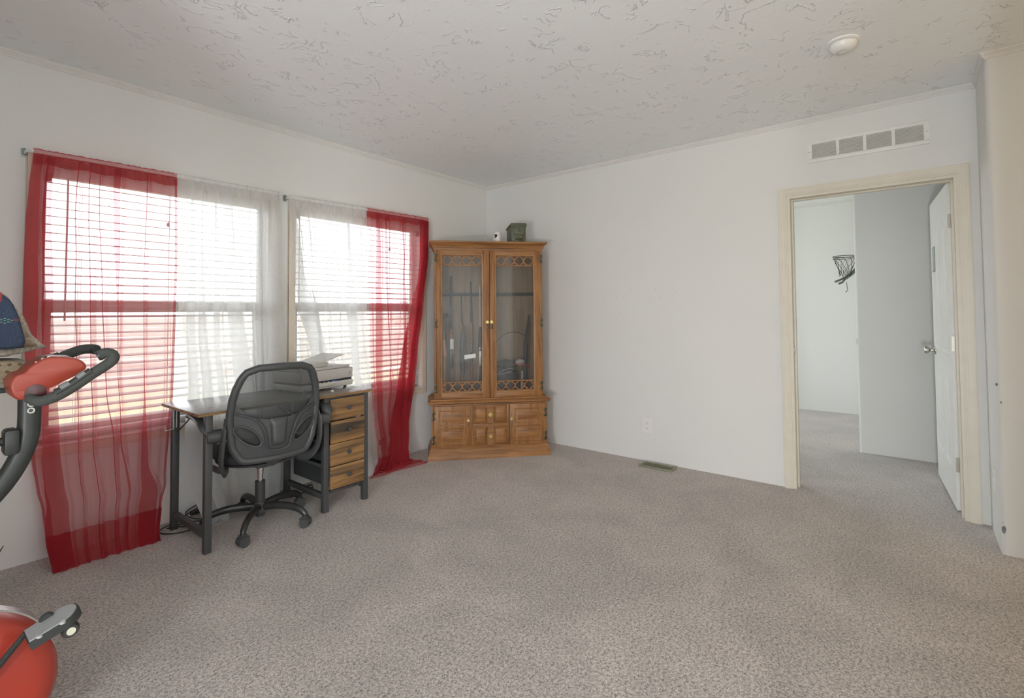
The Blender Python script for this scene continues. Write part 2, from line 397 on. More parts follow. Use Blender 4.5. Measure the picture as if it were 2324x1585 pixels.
# ------------------------------------------------------------------ windows
def casing(m, x0, x1, z0, z1, w=.055):
    """mitred moulding around an opening, three steps"""
    for (a, b, t) in ((0, w, .011), (.006, w-.004, .016), (.014, w-.012, .020), (w-.018, w-.004, .021)):
        X0, X1, Z0, Z1 = x0-a, x1+a, z0-a, z1+a
        U0, U1, V0, V1 = x0-b, x1+b, z0-b, z1+b
        o = [(U0, V0), (U1, V0), (U1, V1), (U0, V1)]; i = [(X0, Z0), (X1, Z0), (X1, Z1), (X0, Z1)]
        for k in range(4):
            q = (k+1) % 4
            poly = [o[k], o[q], i[q], i[k]]
            m.prism(poly, lambda a_, b_: Vector((a_, 0, b_)), lambda a_, b_, t=t: Vector((a_, -t, b_)))
def window(name, x0, x1, z0, z1):
    m = M()                                               # vinyl frame
    for (a, b) in (((x0, .07, z0), (x0+.035, .115, z1)), ((x1-.035, .07, z0), (x1, .115, z1)), ((x0+.035, .07, z0), (x1-.035, .115, z0+.035)), ((x0+.035, .07, z1-.035), (x1-.035, .115, z1))):
        m.box(a, b, .003)
    o = struct(name, m, VINYL, label=None)
    m = M(); f0 = x0+.035; f1 = x1-.035; mr = 1.265       # lower sash with meeting rail
    for (a, b) in (((f0, .075, z0+.035), (f0+.03, .10, mr+.065)), ((f1-.03, .075, z0+.035), (f1, .10, mr+.065)), ((f0+.03, .075, z0+.035), (f1-.03, .10, z0+.075)), ((f0+.03, .068, mr), (f1-.03, .10, mr+.065))):
        m.box(a, b, .003)
    m.box(((x0+x1)/2-.03, .055, mr+.045), ((x0+x1)/2+.03, .07, mr+.06), .003)
    obj('sash', m, VINYL, o)
    m = M(); m.box((f0+.03, .086, z0+.075), (f1-.03, .089, mr)); m.box((f0, .104, mr+.065), (f1, .107, z1-.035)); obj('pane', m, GLASS, o, smooth=0)
    m = M(); casing(m, x0, x1, z0, z1); obj('casing', m, CREAM2, o)
    m = M()
    m.box((x0-.001, -.004, z0-.012), (x0+.008, .07, z1), 0); m.box((x1-.008, -.004, z0), (x1+.001, .07, z1)); m.box((x0, -.004, z1-.008), (x1, .07, z1+.001))
    m.box((x0, -.026, z0-.004), (x1, .07, z0+.010), .004)
    obj('sill', m, VINYL, o, label='white sill and liner of the recess')
    return o
W1 = (-3.51, -2.325, .572, 2.035); W2 = (-2.135, -.935, .572, 2.035)
window('window_1', *W1); window('window_2', *W2)

def blind(label, x0, x1, wand_x, cord_x, wand_z, cord_z):
    t = thing('window_blind', label, 'blind', ((x0+x1)/2, .035, 2.03), group='white horizontal blinds')
    m = M(); m.box((x0+.008, .008, 1.985), (x1-.008, .064, 2.03), .003); obj('headrail', m, BLIND, t)
    m = M(); a = radians(10)
    for k in range(30):
        z = 1.956-.0446*k; hw = .025
        pts = []
        for q in range(5):
            s = -1+q*.5; y = s*hw; c = .0016*(1-s*s)
            pts.append((.035+y*cos(a), z+y*sin(a)+c))
        poly = [(p[0], p[1]+.0014) for p in pts]+[(p[0], p[1]-.0014) for p in pts[::-1]]
        m.prism(poly, lambda y, zz: Vector((x0+.012, y, zz)), lambda y, zz: Vector((x1-.012, y, zz)))
    obj('slats', m, BLIND, t, smooth=50)
    m = M(); m.box((x0+.012, .012, .604), (x1-.012, .060, .624), .004); obj('bottom_rail', m, BLIND, t)
    m = M()
    for f in (.14, .5, .86):
        for y in (.009, .061):
            for dx in (-.007, .007): m.tube([(x0+(x1-x0)*f+dx, y, 1.99), (x0+(x1-x0)*f+dx, y, .62)], .0009, 5)
    obj('ladder_cord', m, WPLAST, t)
    m = M(); m.tube([(wand_x, -.003, 1.975), (wand_x-.004, -.008, wand_z)], .0045, 8); m.tube([(wand_x, .01, 1.99), (wand_x, -.003, 1.975)], .002, 6); obj('tilt_wand', m, WPLAST, t)
    m = M()
    for dx in (0, .012): m.tube([(cord_x+dx, .0, 1.985), (cord_x+dx*.3, -.004, cord_z+.01)], .001, 5)
    m.lathe([(.001, .018), (.006, .012), (.009, 0), (.007, -.009), (.001, -.012)], (cord_x, -.004, cord_z), seg=12)
    obj('lift_cord', m, WPLAST, t)
    m = M()
    for fx in (x0+.03, x1-.03): m.box((fx-.016, .000, 1.955), (fx+.016, .010, 2.0), .003)
    osplit('valance_clip', m, mat('clear_grey_clip', (.42, .43, .43), .3), t)
    return t
blind('white slat blind in the left window behind the red and white curtains', W1[0], W1[1], -3.40, -2.935, 1.22, 1.795)
blind('white slat blind in the right window nearer the wooden cabinet', W2[0], W2[1], -2.10, -1.285, 1.25, 1.80)

# ------------------------------------------------------------------ curtain rods
def rz1(x): return 2.083+(x+3.57)*.008
def rz2(x): return 2.085+(x+2.228)*.016
def rod(label, x0, x1, f):
    t = thing('curtain_rod', label, 'curtain rod', (x0, -.075, f(x0)), group='white curtain rods')
    m = M(); m.tube([(x0+.004, -.010, f(x0)), (x0+.006, -.055, f(x0)), (x0+.022, -.075, f(x0)), (x1-.022, -.075, f(x1)), (x1-.006, -.055, f(x1)), (x1-.004, -.010, f(x1))], .0085, 12, flat=(.55, 1))
    obj('rod', m, WPLAST, t)
    for x in (x0, x1):
        m = M(); m.box((x-.010, -.004, f(x)-.022), (x+.014, 0, f(x)+.022), .001); m.box((x-.004, -.026, f(x)-.012), (x+.012, -.002, f(x)+.012), .003)
        m.cyl((x+.002, -.026, f(x)+.016), (x+.002, -.002, f(x)+.016), .003, seg=8)
        obj('bracket', m, mat('bracket_zinc', (.30, .32, .30), .4, metal=.6), t)
    return t
rod('white curtain rod above the left window', -3.575, -2.275, rz1)
rod('white curtain rod above the right window', -2.215, -.895, rz2)

# ------------------------------------------------------------------ curtains: tables of (z, x) along their edges and folds
aL = [(2.075, -3.549), (1.906, -3.563), (1.727, -3.572), (1.473, -3.576), (1.3, -3.576), (1.068, -3.564), (0.529, -3.53), (0.375, -3.51), (0.278, -3.492), (0.125, -3.484), (0.014, -3.47)]
aR = [(2.078, -2.917), (1.553, -2.91), (1.288, -2.914), (0.792, -2.922), (0.526, -2.941), (0.271, -2.962), (0.179, -2.993), (0.032, -3.025)]
aStripR = [(2.008, -3.515), (1.901, -3.52), (1.617, -3.525), (1.336, -3.516), (0.933, -3.525), (0.624, -3.517), (0.403, -3.501)]
aB2l = [(1.849, -3.508), (1.399, -3.504), (1.086, -3.5), (0.619, -3.493), (0.398, -3.482), (0.159, -3.482)]
aB2r = [(1.854, -3.476), (1.4, -3.462), (1.083, -3.452), (0.606, -3.425), (0.487, -3.417), (0.131, -3.391)]
a200 = [(1.848, -3.38), (1.52, -3.375), (1.171, -3.37)]
al2 = [(1.977, -3.326), (1.287, -3.314), (0.933, -3.306), (0.579, -3.292), (0.342, -3.27)]
al3 = [(1.961, -3.282), (1.335, -3.262), (0.806, -3.235), (0.56, -3.202), (0.323, -3.194)]
aB3l = [(1.997, -3.223), (1.629, -3.216), (1.287, -3.199), (0.921, -3.192), (0.554, -3.173), (0.309, -3.14)]
aB3r = [(2.004, -3.191), (1.632, -3.188), (1.287, -3.191), (0.921, -3.188), (0.553, -3.165), (0.305, -3.126)]
aB4l = [(1.926, -3.07), (1.516, -3.078), (1.161, -3.075), (0.909, -3.07), (0.407, -3.077), (0.224, -3.091)]
aB4r = [(1.927, -3.062), (1.516, -3.074), (1.161, -3.069), (0.833, -3.06), (0.398, -3.04), (0.202, -3.01)]
bL = [(2.075, -2.91), (1.553, -2.91), (1.288, -2.9), (0.753, -2.845), (0.228, -2.82), (0.021, -2.784)]
bR = [(2.083, -2.294), (1.722, -2.282), (1.289, -2.257), (0.981, -2.252), (0.098, -2.295)]
bf0l = [(1.966, -2.842), (1.531, -2.844), (1.004, -2.852), (0.49, -2.853)]
bf0r = [(1.969, -2.823), (1.533, -2.808), (1.001, -2.797), (0.473, -2.769)]
bf1l = [(1.976, -2.783), (1.535, -2.783), (1.0, -2.782), (0.469, -2.752)]
bf1r = [(1.978, -2.774), (1.536, -2.764), (0.995, -2.725), (0.455, -2.682)]
bf2l = [(1.989, -2.708), (1.54, -2.706), (0.994, -2.7), (0.45, -2.656)]
bf2r = [(1.992, -2.692), (1.542, -2.667), (0.991, -2.661), (0.44, -2.604)]
bf3l = [(1.998, -2.658), (1.544, -2.641), (0.986, -2.598), (0.429, -2.55)]
bf3r = [(2.008, -2.6), (1.549, -2.568), (0.979, -2.487), (0.401, -2.411)]
bf4l = [(1.899, -2.345), (1.562, -2.364), (1.168, -2.361), (0.691, -2.381), (0.395, -2.382)]
bf4r = [(1.905, -2.305), (1.567, -2.287), (1.166, -2.256), (0.674, -2.259), (0.372, -2.262)]
cL = [(2.074, -2.221), (1.794, -2.187), (1.542, -2.175), (1.036, -2.126), (0.494, -2.096)]
cR = [(2.043, -1.576), (1.291, -1.553), (0.645, -1.51), (0.0, -1.578)]
cf0l = [(2.047, -2.195), (1.574, -2.172), (1.264, -2.137), (0.947, -2.037), (0.634, -1.958)]
cf0r = [(2.05, -2.179), (1.579, -2.095), (1.264, -2.004), (0.939, -1.931), (0.619, -1.848)]
cf1l = [(1.913, -1.75), (1.263, -1.748), (0.805, -1.695), (0.417, -1.637)]
cf1r = [(1.918, -1.711), (1.263, -1.644), (0.798, -1.623), (0.404, -1.556)]
dL = [(2.055, -1.568), (1.65, -1.554), (0.933, -1.531), (0.573, -1.509), (0.224, -1.504), (0.086, -1.539), (0.0, -1.631)]
dR = [(2.081, -0.907), (1.776, -0.913), (1.292, -0.982), (0.9, -1.045), (0.593, -1.08), (0.234, -1.185), (0.044, -1.262), (0.0, -1.263)]
df0l = [(1.947, -1.482), (1.618, -1.481), (1.023, -1.48), (0.666, -1.475), (0.288, -1.467)]
df0r = [(1.953, -1.438), (1.622, -1.428), (1.02, -1.419), (0.66, -1.423), (0.279, -1.416)]
df1l = [(1.959, -1.389), (1.625, -1.384), (1.291, -1.37), (0.898, -1.347), (0.587, -1.338)]
df1r = [(1.962, -1.366), (1.626, -1.361), (1.291, -1.352), (0.897, -1.333), (0.584, -1.31)]
df2l = [(1.982, -1.207), (1.636, -1.197), (1.292, -1.197), (0.911, -1.202)]
df2r = [(1.984, -1.187), (1.638, -1.173), (1.292, -1.163), (0.908, -1.164)]
df3l = [(2.006, -1.017), (1.52, -1.044), (1.261, -1.119), (0.889, -1.212), (0.606, -1.255), (0.387, -1.322), (0.142, -1.422)]
df3r = [(2.018, -0.918), (1.524, -0.956), (1.26, -1.008), (0.878, -1.06), (0.588, -1.1), (0.358, -1.141), (0.105, -1.237)]

def lut(tab, z):
    t = sorted(tab)
    if z <= t[0][0]: return t[0][1]
    if z >= t[-1][0]: return t[-1][1]
    for i in range(len(t)-1):
        if t[i][0] <= z <= t[i+1][0]:
            s = (z-t[i][0])/(t[i+1][0]-t[i][0]); s = s*s*(3-2*s)*.5+s*.5
            return t[i][1]*(1-s)+t[i+1][1]*s
def yprof(z, k=.17): return -.075-k*max(0, (.5-z)/.5)**2
def line(tab, w=.004): return ([(z, x-w) for z, x in tab], [(z, x+w) for z, x in tab])
def curtain(label, L, R, folds, mt, rz, group, hem=.10, amp=.005, seed=1, pool=None, yoff=0, kf=lambda x: .17, dense=False):
    rnd = random.Random(seed); ph = [rnd.random()*6.28 for _ in range(6)]
    t0 = thing('curtain', label, 'curtain', ((lut(L, 2)+lut(R, 2))/2, -.075, 0), group=group)
    NV = 90
    fl = []
    for (a, b) in folds:                        # folds as fractions of the panel's width, clamped beyond their tables
        ua = [(z, (x-lut(L, z))/(lut(R, z)-lut(L, z))) for z, x in a]; ub = [(z, (x-lut(L, z))/(lut(R, z)-lut(L, z))) for z, x in b]
        fl.append((ua, ub))
    fl.sort(key=lambda q: q[0][0][1])
    def section(z, off=0):
        l, r = lut(L, z), lut(R, z); w = r-l; y0 = yoff+off
        key = [(0., 0., 1)]
        for (ua, ub) in fl:
            a, b = lut(ua, z), lut(ub, z)
            key += [(a, 0., 10), (b, -.004, 4), (a, -.010, 4), (b, -.016, 4)]
            key.append((min(b+.04, 1.), 0., 5))
        key.append((1., 0., 10))
        # after a fold the cloth eases back; keep order sane if the next fold starts sooner
        pts = []
        for i in range(1, len(key)):
            (u0_, o0, _), (u1_, o1, n) = key[i-1], key[i]
            for k in range(n):
                s = k/n; uu = u0_+(u1_-u0_)*s; oo = o0+(o1-o0)*s
                pts.append((uu, oo))
        pts.append(key[-1][:2])
        out = []
        for (uu, oo) in pts:
            x = l+w*uu
            wav = amp*(sin(uu*38+ph[0]+.8*z)+.6*sin(uu*71+ph[1]-1.3*z))*min(1, (2.1-z)*3+.35)
            out.append((x, y0+yprof(z, kf(x))+oo+wav))
        return out
    rows = []
    for j in range(NV+1):
        z = 2.062*(1-j/NV)**1.0
        sec = section(z)
        rows.append([Vector((x, min(y, -.012), max(.006, z+(rz(x)-2.083)*(1-j/NV)))) for (x, y) in sec])
    nu = len(rows[0])
    m = M(); m.add([p for rw in rows for p in rw], [(j*nu+i, j*nu+i+1, (j+1)*nu+i+1, (j+1)*nu+i) for j in range(NV) for i in range(nu-1)])
    obj('panel', m, mt, t0, smooth=80)
    # sleeve around the rod with its little skirt, gathered
    l, r = lut(L, 2.06), lut(R, 2.06); n = int((r-l)/.004)
    m = M(); vs = []
    K = 10
    for i in range(n+1):
        x = l+(r-l)*i/n
        g = .5+.5*sin(x*190+2*sin(x*37+ph[2])); g2 = .5+.5*sin(x*77+ph[3])
        rr = .0125+.003*g+.002*g2
        for k in range(K):
            a = -pi/2+2*pi*k/(K-1)
            vs.append(Vector((x+.002*g2, -.075-.75*rr*cos(a)*(1), rz(x)+rr*sin(a)+(.0 if k not in (0, K-1) else -.004))))
    m.add(vs, [(i*K+k, i*K+k+1, (i+1)*K+k+1, (i+1)*K+k) for i in range(n) for k in range(K-1)])
    for lay in (0, 1):
        vs = []; Q = 5
        for i in range(n+1):
            x = l+(r-l)*i/n; g = sin(x*190+2*sin(x*37+ph[2])+lay); g2 = sin(x*43+ph[4])
            for k in range(Q):
                z = rz(x)-.012-(.052+.005*g2)*k/(Q-1)
                vs.append(Vector((x+.0015*g*k/Q, -.079-.004*lay-.003*g*(k/(Q-1))-.002*g2, z)))
        m.add(vs, [(i*Q+k, i*Q+k+1, (i+1)*Q+k+1, (i+1)*Q+k) for i in range(n) for k in range(Q-1)])
    obj('rod_pocket', m, mt, t0, smooth=80)
    # hem: doubled cloth along the bottom
    rows = []
    for j in range(9):
        z = hem*(1-j/8)
        rows.append([Vector((x, min(y-.003, -.012), max(.004, z))) for (x, y) in section(z, -.0)])
    m = M(); m.add([p for rw in rows for p in rw], [(j*nu+i, j*nu+i+1, (j+1)*nu+i+1, (j+1)*nu+i) for j in range(8) for i in range(nu-1)])
    if dense:
        m.add([Vector((p.x, p.y-.004, p.z)) for rw in rows for p in rw], [(j*nu+i, j*nu+i+1, (j+1)*nu+i+1, (j+1)*nu+i) for j in range(8) for i in range(nu-1)])
    if pool:
        # cloth lying in crumpled loops on the carpet
        for (cx, cy, ax, ay, h, rot, sd) in pool:
            q = random.Random(sd); p1, p2, p3 = q.random()*6, q.random()*6, q.random()*6
            def f(a, b, cx=cx, cy=cy, ax=ax, ay=ay, h=h, rot=rot, p1=p1, p2=p2, p3=p3):
                th = a*2*pi; rr = b
                rim = 1+.13*sin(3*th+p1)+.07*sin(5*th+p2)
                x = ax*rr*cos(th)*rim; y = ay*rr*sin(th)*rim
                z = h*(1-rr**2.6)*(.62+.25*sin(5*rr*3+3*th+p3)+.2*sin(9*x/ax+p1)*cos(7*y/ay+p2))
                X = cx+x*cos(rot)-y*sin(rot); Y = cy+x*sin(rot)+y*cos(rot)
                return Vector((X, min(Y, -.02), max(.004, z+.004)))
            m.grid(f, 48, 16)
    obj('hem', m, mt, t0, smooth=80)
    return t0
GR = 'sheer red curtains'; GW = 'sheer white curtains'
curtain('wide sheer red curtain hanging over the left window beside the exercise bike', aL, aR,
        [([(z, x+.001) for z, x in aL], aStripR), (aB2l, aB2r), line(a200, .0025), line(al2, .003), line(al3, .003), (aB3l, aB3r), (aB4l, aB4r), ([(z, x-.012) for z, x in aR], [(z, x-.002) for z, x in aR])],
        RED, rz1, GR, hem=.155, seed=3, dense=True)
curtain('sheer white curtain on the left window, its foot behind the desk and office chair', bL, bR,
        [(bf0l, bf0r), (bf1l, bf1r), (bf2l, bf2r), (bf3l, bf3r), (bf4l, bf4r), line([(2.0, -2.5), (1., -2.46), (.1, -2.4)], .004), line([(2.0, -2.42), (1., -2.40), (.1, -2.37)], .003)],
        WHITE, rz1, GW, seed=5, kf=lambda x: .17*max(0, min(1, (-2.60-x)/.07)), pool=[(-2.73, -.22, .075, .06, .02, .2, 4)])
curtain('sheer white curtain on the right window, hanging behind the printer', cL, cR,
        [(cf0l, cf0r), line([(2.0, -2.09), (1., -1.98), (.1, -1.9)], .003), line([(2.0, -1.95), (1., -1.89), (.1, -1.8)], .004), line([(2.0, -1.85), (1., -1.8), (.1, -1.75)], .003), (cf1l, cf1r), line([(2.0, -1.63), (1., -1.6), (.1, -1.5)], .004)],
        WHITE, rz2, GW, seed=8, yoff=.014)
curtain('narrow sheer red curtain on the right window, pooling on the carpet beside the cabinet', dL, dR,
        [(df0l, df0r), (df1l, df1r), (df2l, df2r), (df3l, df3r), ([(z, x-.09+.02*z) for z, x in dR], [(z, x-.002) for z, x in dR])],
        RED, rz2, GR, hem=.10, seed=11, dense=True, pool=[(-1.34, -.26, .20, .085, .045, -.12, 5), (-1.52, -.275, .17, .05, .03, .1, 12)])

# ------------------------------------------------------------------ door, casing, wall fittings
def door_casing(m, x, sgn, w=.057):
    """casing on a face of the door wall: x = wall face, sgn = side it stands out"""
    y0, y1, z1 = DY0, DY1, DZ
    for (a, b, t) in ((0, w, .010), (.008, w-.004, .015), (.018, w-.014, .018), (w-.02, w-.006, .019)):
        o = [(y0-b, 0), (y0-b, z1+b), (y1+b, z1+b), (y1+b, 0)]; i = [(y0-a, 0), (y0-a, z1+a), (y1+a, z1+a), (y1+a, 0)]
        for k in range(3):
            poly = [o[k], o[k+1], i[k+1], i[k]]
            m.prism(poly, lambda p, q: Vector((x, p, q)), lambda p, q, t=t: Vector((x+sgn*t, p, q)))
m = M(); door_casing(m, 0, -1); door_casing(m, .12, 1); tr = struct('trim_6', m, CREAM)
m = M()
m.box((-.004, DY1-.018, 0), (.124, DY1+.002, DZ)); m.box((-.004, DY0-.002, 0), (.124, DY0+.018, DZ)); m.box((-.004, DY0+.0181, DZ-.018), (.124, DY1-.0181, DZ+.002))
m.box((.045, DY1-.030, 0), (.080, DY1-.018, DZ-.018), .002); m.box((.045, DY0+.018, 0), (.080, DY0+.030, DZ-.018), .002); m.box((.045, DY0+.0302, DZ-.030), (.080, DY1-.0302, DZ-.0181), .002)
obj('jamb', m, CREAM, tr)
m = M(); m.box((.02, DY1-.0195, .94), (.045, DY1-.017, 1.0), .0005); obj('strike_plate', m, NICKEL, tr)
# door leaf, swung open into the next room
DH = Vector((.138, -3.752, 0)); da = radians(4.3); DL = .825; DT = .038
dv = Vector((cos(da), sin(da), 0)); dn = Vector((-sin(da), cos(da), 0))
def dp(s, t, z): return DH+dv*s+dn*t+Vector((0, 0, z))
dr = bpy.data.objects.new('door_1', None); COL.objects.link(dr); dr.location = DH; dr['kind'] = 'structure'
m = M(); b = bmesh.new(); bmesh.ops.create_cube(b, size=1)
for v in b.verts: v.co = dp((v.co.x+.5)*DL, (v.co.y+.5)*DT, .012+(v.co.z+.5)*2.028)
bmesh.ops.bevel(b, geom=b.edges[:], offset=.002, segments=1, affect='EDGES'); m.bm(b)
leaf = obj('door_leaf', m, DOORW, dr)
def panel(m, s0, s1, z0, z1, side, arch=0):
    """moulded raised panel: outer bead and a raised field"""
    t0 = DT if side > 0 else 0; sg = 1 if side > 0 else -1
    def outline(ins):
        a, b_, c, e = s0+ins, s1-ins, z0+ins, z1-ins
        pts = [(a, c), (b_, c)]
        n = 12
        for k in range(n+1):
            s = k/n; x = b_+(a-b_)*s
            pts.append((x, e+arch*sin(pi*s)**2))
        return pts
    rings = [(0, 0), (.006, .005), (.013, .005), (.020, -.001), (.034, -.001), (.050, .006), (.060, .0065)]
    vs = []; fs = []; n = len(outline(0))
    for (ins, h) in rings: vs += [dp(x, t0+sg*(h+.0003), z) for x, z in outline(ins)]
    for j in range(len(rings)-1):
        for k in range(n): fs.append((j*n+k, j*n+(k+1) % n, (j+1)*n+(k+1) % n, (j+1)*n+k))
    fs.append(tuple((len(rings)-1)*n+k for k in range(n))); m.add(vs, fs)
m = M()
for side in (1, -1):
    for (a, b_) in ((.115, .385), (.440, .710)):
        panel(m, a, b_, .25, .80, side); panel(m, a, b_, .95, 1.78, side, arch=.07)
osplit('moulded_panel', m, DOORW, leaf, smooth=30)
m = M()
for sd in (1, -1):
    c = dp(DL-.065, DT/2, .945); n_ = dn*sd
    pr = [(.0, .032), (.019, .032)]
    q = Matrix((dv, Vector((0, 0, 1)), n_)).transposed().to_4x4(); q.translation = c+n_*(DT/2)
    mm = M(); mm.lathe([(.031, 0), (.031, .004), (.024, .008), (.012, .012), (.011, .028), (.015, .034), (.025, .040), (.027, .052), (.026, .062), (.020, .066), (.001, .067)], seg=24)
    m.add([q @ v for v in mm.v], mm.f)
osplit('door_knob', m, NICKEL, dr)
m = M(); b = bmesh.new(); bmesh.ops.create_cube(b, size=1)
for v in b.verts: v.co = dp(DL-.0005+(v.co.x+.5)*.0018, .008+(v.co.y+.5)*.022, .915+(v.co.z+.5)*.06)
m.bm(b); obj('latch_plate', m, NICKEL, dr)
for hz in (1.80, 1.035, .29):
    m = M(); b = bmesh.new(); bmesh.ops.create_cube(b, size=1)
    for v in b.verts: v.co = dp(-.0018+(v.co.x+.5)*.003, .003+(v.co.y+.5)*(DT-.004), hz-.0445+(v.co.z+.5)*.089)
    m.bm(b)
    p = dp(-.006, .002, hz); m.cyl(p-Vector((0, 0, .046)), p+Vector((0, 0, .046)), .006, seg=12)
    m.cyl(p-Vector((0, 0, .051)), p-Vector((0, 0, .046)), .004, .006, seg=12); m.cyl(p+Vector((0, 0, .046)), p+Vector((0, 0, .051)), .006, .004, seg=12)
    m.box((.088, DY0+.0165, hz-.0445), (.122, DY0+.0195, hz+.0445))
    for k in (-.028, 0, .028):
        c = dp(-.0022, DT*.55+(.006 if k == 0 else -.004), hz+k); m.cyl(c, c-dv*.0012, .0035, seg=10)
    obj('hinge', m, NICKEL, dr)
# small picture stuck on the door
def pat(name, cols, scale):
    m_, n, b_ = newmat(name); b_.inputs['Roughness'].default_value = .4
    tc = N(n, 'ShaderNodeTexCoord'); v = N(n, 'ShaderNodeTexNoise', Scale=scale, Detail=3.0); n.links.new(tc.outputs['Object'], v.inputs['Vector'])
    r_ = N(n, 'ShaderNodeValToRGB'); e = r_.color_ramp.elements
    while len(e) < len(cols): e.new(.5)
    for k, c in enumerate(cols): e[k].position = .25+.5*k/(len(cols)-1); e[k].color = (*c, 1)
    n.links.new(v.outputs['Fac'], r_.inputs[0]); n.links.new(r_.outputs[0], b_.inputs['Base Color']); return m_
pic = thing('picture', 'small card picture fixed to the open door', 'picture', dp(.60, DT, 1.61))
m = M()
def dbox(m, s0, s1, t0, t1, z0, z1):
    b = bmesh.new(); bmesh.ops.create_cube(b, size=1)
    for v in b.verts: v.co = dp(s0+(v.co.x+.5)*(s1-s0), t0+(v.co.y+.5)*(t1-t0), z0+(v.co.z+.5)*(z1-z0))
    m.bm(b)
dbox(m, .545, .665, DT+.007, DT+.010, 1.52, 1.70); obj('frame', m, mat('grey_card', (.22, .24, .26), .4), pic)
m = M(); dbox(m, .553, .657, DT+.0095, DT+.011, 1.528, 1.692); obj('print', m, pat('blue_yellow_print', [(.10, .22, .32), (.35, .48, .5), (.5, .45, .25), (.2, .32, .40)], 22), pic)

def outlet(label, o, ex, nrm):
    """duplex receptacle; o = plate centre on the wall, ex = along the wall, nrm = out of it"""
    o = Vector(o); ex = Vector(ex); nrm = Vector(nrm); ez = Vector((0, 0, 1))
    t = thing('wall_outlet', label, 'outlet', o)
    def bx(m, a0, a1, z0, z1, d0, d1, bev=0):
        b = bmesh.new(); bmesh.ops.create_cube(b, size=1)
        for v in b.verts: v.co = Vector((a0+(v.co.x+.5)*(a1-a0), z0+(v.co.y+.5)*(z1-z0), d0+(v.co.z+.5)*(d1-d0)))
        if bev: bmesh.ops.bevel(b, geom=b.edges[:], offset=bev, segments=2, affect='EDGES')
        for v in b.verts: v.co = o+ex*v.co.x+ez*v.co.y+nrm*v.co.z
        m.bm(b)
    m = M(); bx(m, -.040, .040, -.060, .060, 0, .006, .0025); obj('cover_plate', m, WPLAST, t)
    for zc in (.021, -.021):
        m = M(); P = []
        for k in range(24):
            a = 2*pi*k/24; P.append((.0172*cos(a)*1.0, max(-.0125, min(.0125, .0172*sin(a)))))
        m.prism(P, lambda a, b: o+ex*a+ez*(b+zc)+nrm*.005, lambda a, b: o+ex*a+ez*(b+zc)+nrm*.0085)
        rc = obj('receptacle', m, WPLAST, t)
        m = M(); bx(m, -.0075, -.0055, zc-.0015, zc+.0065, .0084, .0088); bx(m, .0055, .0075, zc-.0015, zc+.0055, .0084, .0088)
        c = o+ez*(zc-.0075)+nrm*.0084; m.cyl(c, c+nrm*.0004, .0027, seg=10); obj('slot', m, DARK, rc, smooth=0)
    m = M(); m.cyl(o+nrm*.006, o+nrm*.0072, .0035, seg=12); obj('screw', m, WPLAST, t)
    return t
outlet('white double wall outlet low on the wall above the floor vent', (0, -1.772, .295), (0, -1, 0), (-1, 0, 0))
outlet('white wall outlet on the narrow return beside the doorway, seen edge-on', (-.24, RY, .33), (1, 0, 0), (0, 1, 0))

# floor register
fr_ = thing('floor_vent', 'olive metal floor register set in the carpet along the wall', 'floor vent', (-.117, -1.904, 0))
OLIVE = mat('register_olive', (.27, .28, .19), .45, metal=.3, var=.06)
m = M(); x0, x1, y0, y1 = -.178, -.056, -2.042, -1.768
for (a, b) in (((x0, y0, 0), (x0+.016, y1, .012)), ((x1-.016, y0, 0), (x1, y1, .012)), ((x0+.016, y0, 0), (x1-.016, y0+.016, .012)), ((x0+.016, y1-.016, 0), (x1-.016, y1, .012))): m.box(a, b, .003)
obj('frame', m, OLIVE, fr_)
m = M()
for k in range(19):
    y = y0+.022+(y1-y0-.044)*k/18
    m.box((x0+.014, y-.0022, .002), (x1-.014, y+.0022, .010))
obj('louvers', m, OLIVE, fr_)
m = M(); m.box((x0+.01, y0+.01, .0005), (x1-.01, y1-.01, .003)); obj('duct', m, DARK, fr_, smooth=0)

# return-air grille over the doorway
gy0, gy1, gz0, gz1 = -3.640, -2.985, 2.272, 2.422
gv = thing('wall_vent', 'white return-air grille with four louvered panels above the doorway', 'wall vent', (0, (gy0+gy1)/2, gz0))
m = M(); mx_ = (gy1-gy0-.09)/4
cols = [gy0+.028+k*((gy1-gy0-.056)/4) for k in range(5)]
zlo, zhi = gz0+.026, gz1-.026
m.box((-.011, gy0, gz0), (0, gy1, zlo), .003); m.box((-.011, gy0, zhi), (0, gy1, gz1), .003)
for k, y in enumerate(cols):
    w = .009; a = y-w if 0 < k < 4 else (gy0 if k == 0 else y); b_ = y+w if 0 < k < 4 else (gy1 if k == 4 else y)
    if k == 0: a, b_ = gy0, y
    if k == 4: a, b_ = y, gy1
    m.box((-.011, a, zlo), (0, b_, zhi), 0)
obj('frame', m, WPLAST, gv)
GREYV = mat('vent_shadow_grey', (.50, .50, .49), .7)
for k in range(4):
    a = cols[k]+(.009 if k else 0); b_ = cols[k+1]-(.009 if k < 3 else 0)
    m = M(); n_ = 12
    for i in range(n_):
        z = zlo+(zhi-zlo)*(i+.5)/n_
        m.prism([(-.010, z-.0035), (-.008, z-.0038), (-.001, z+.0015), (-.003, z+.003)], lambda p, q: Vector((p, a, q)), lambda p, q: Vector((p, b_, q)))
    obj('louvers', m, WPLAST, gv)
m = M(); m.box((-.0012, gy0+.02, zlo), (-.0004, gy1-.02, zhi)); obj('backing', m, GREYV, gv, smooth=0)
m = M()
for y in (gy0+.012, gy1-.012): m.cyl((-.0125, y, (gz0+gz1)/2), (-.011, y, (gz0+gz1)/2), .004, seg=10)
osplit('screw', m, NICKEL, gv)

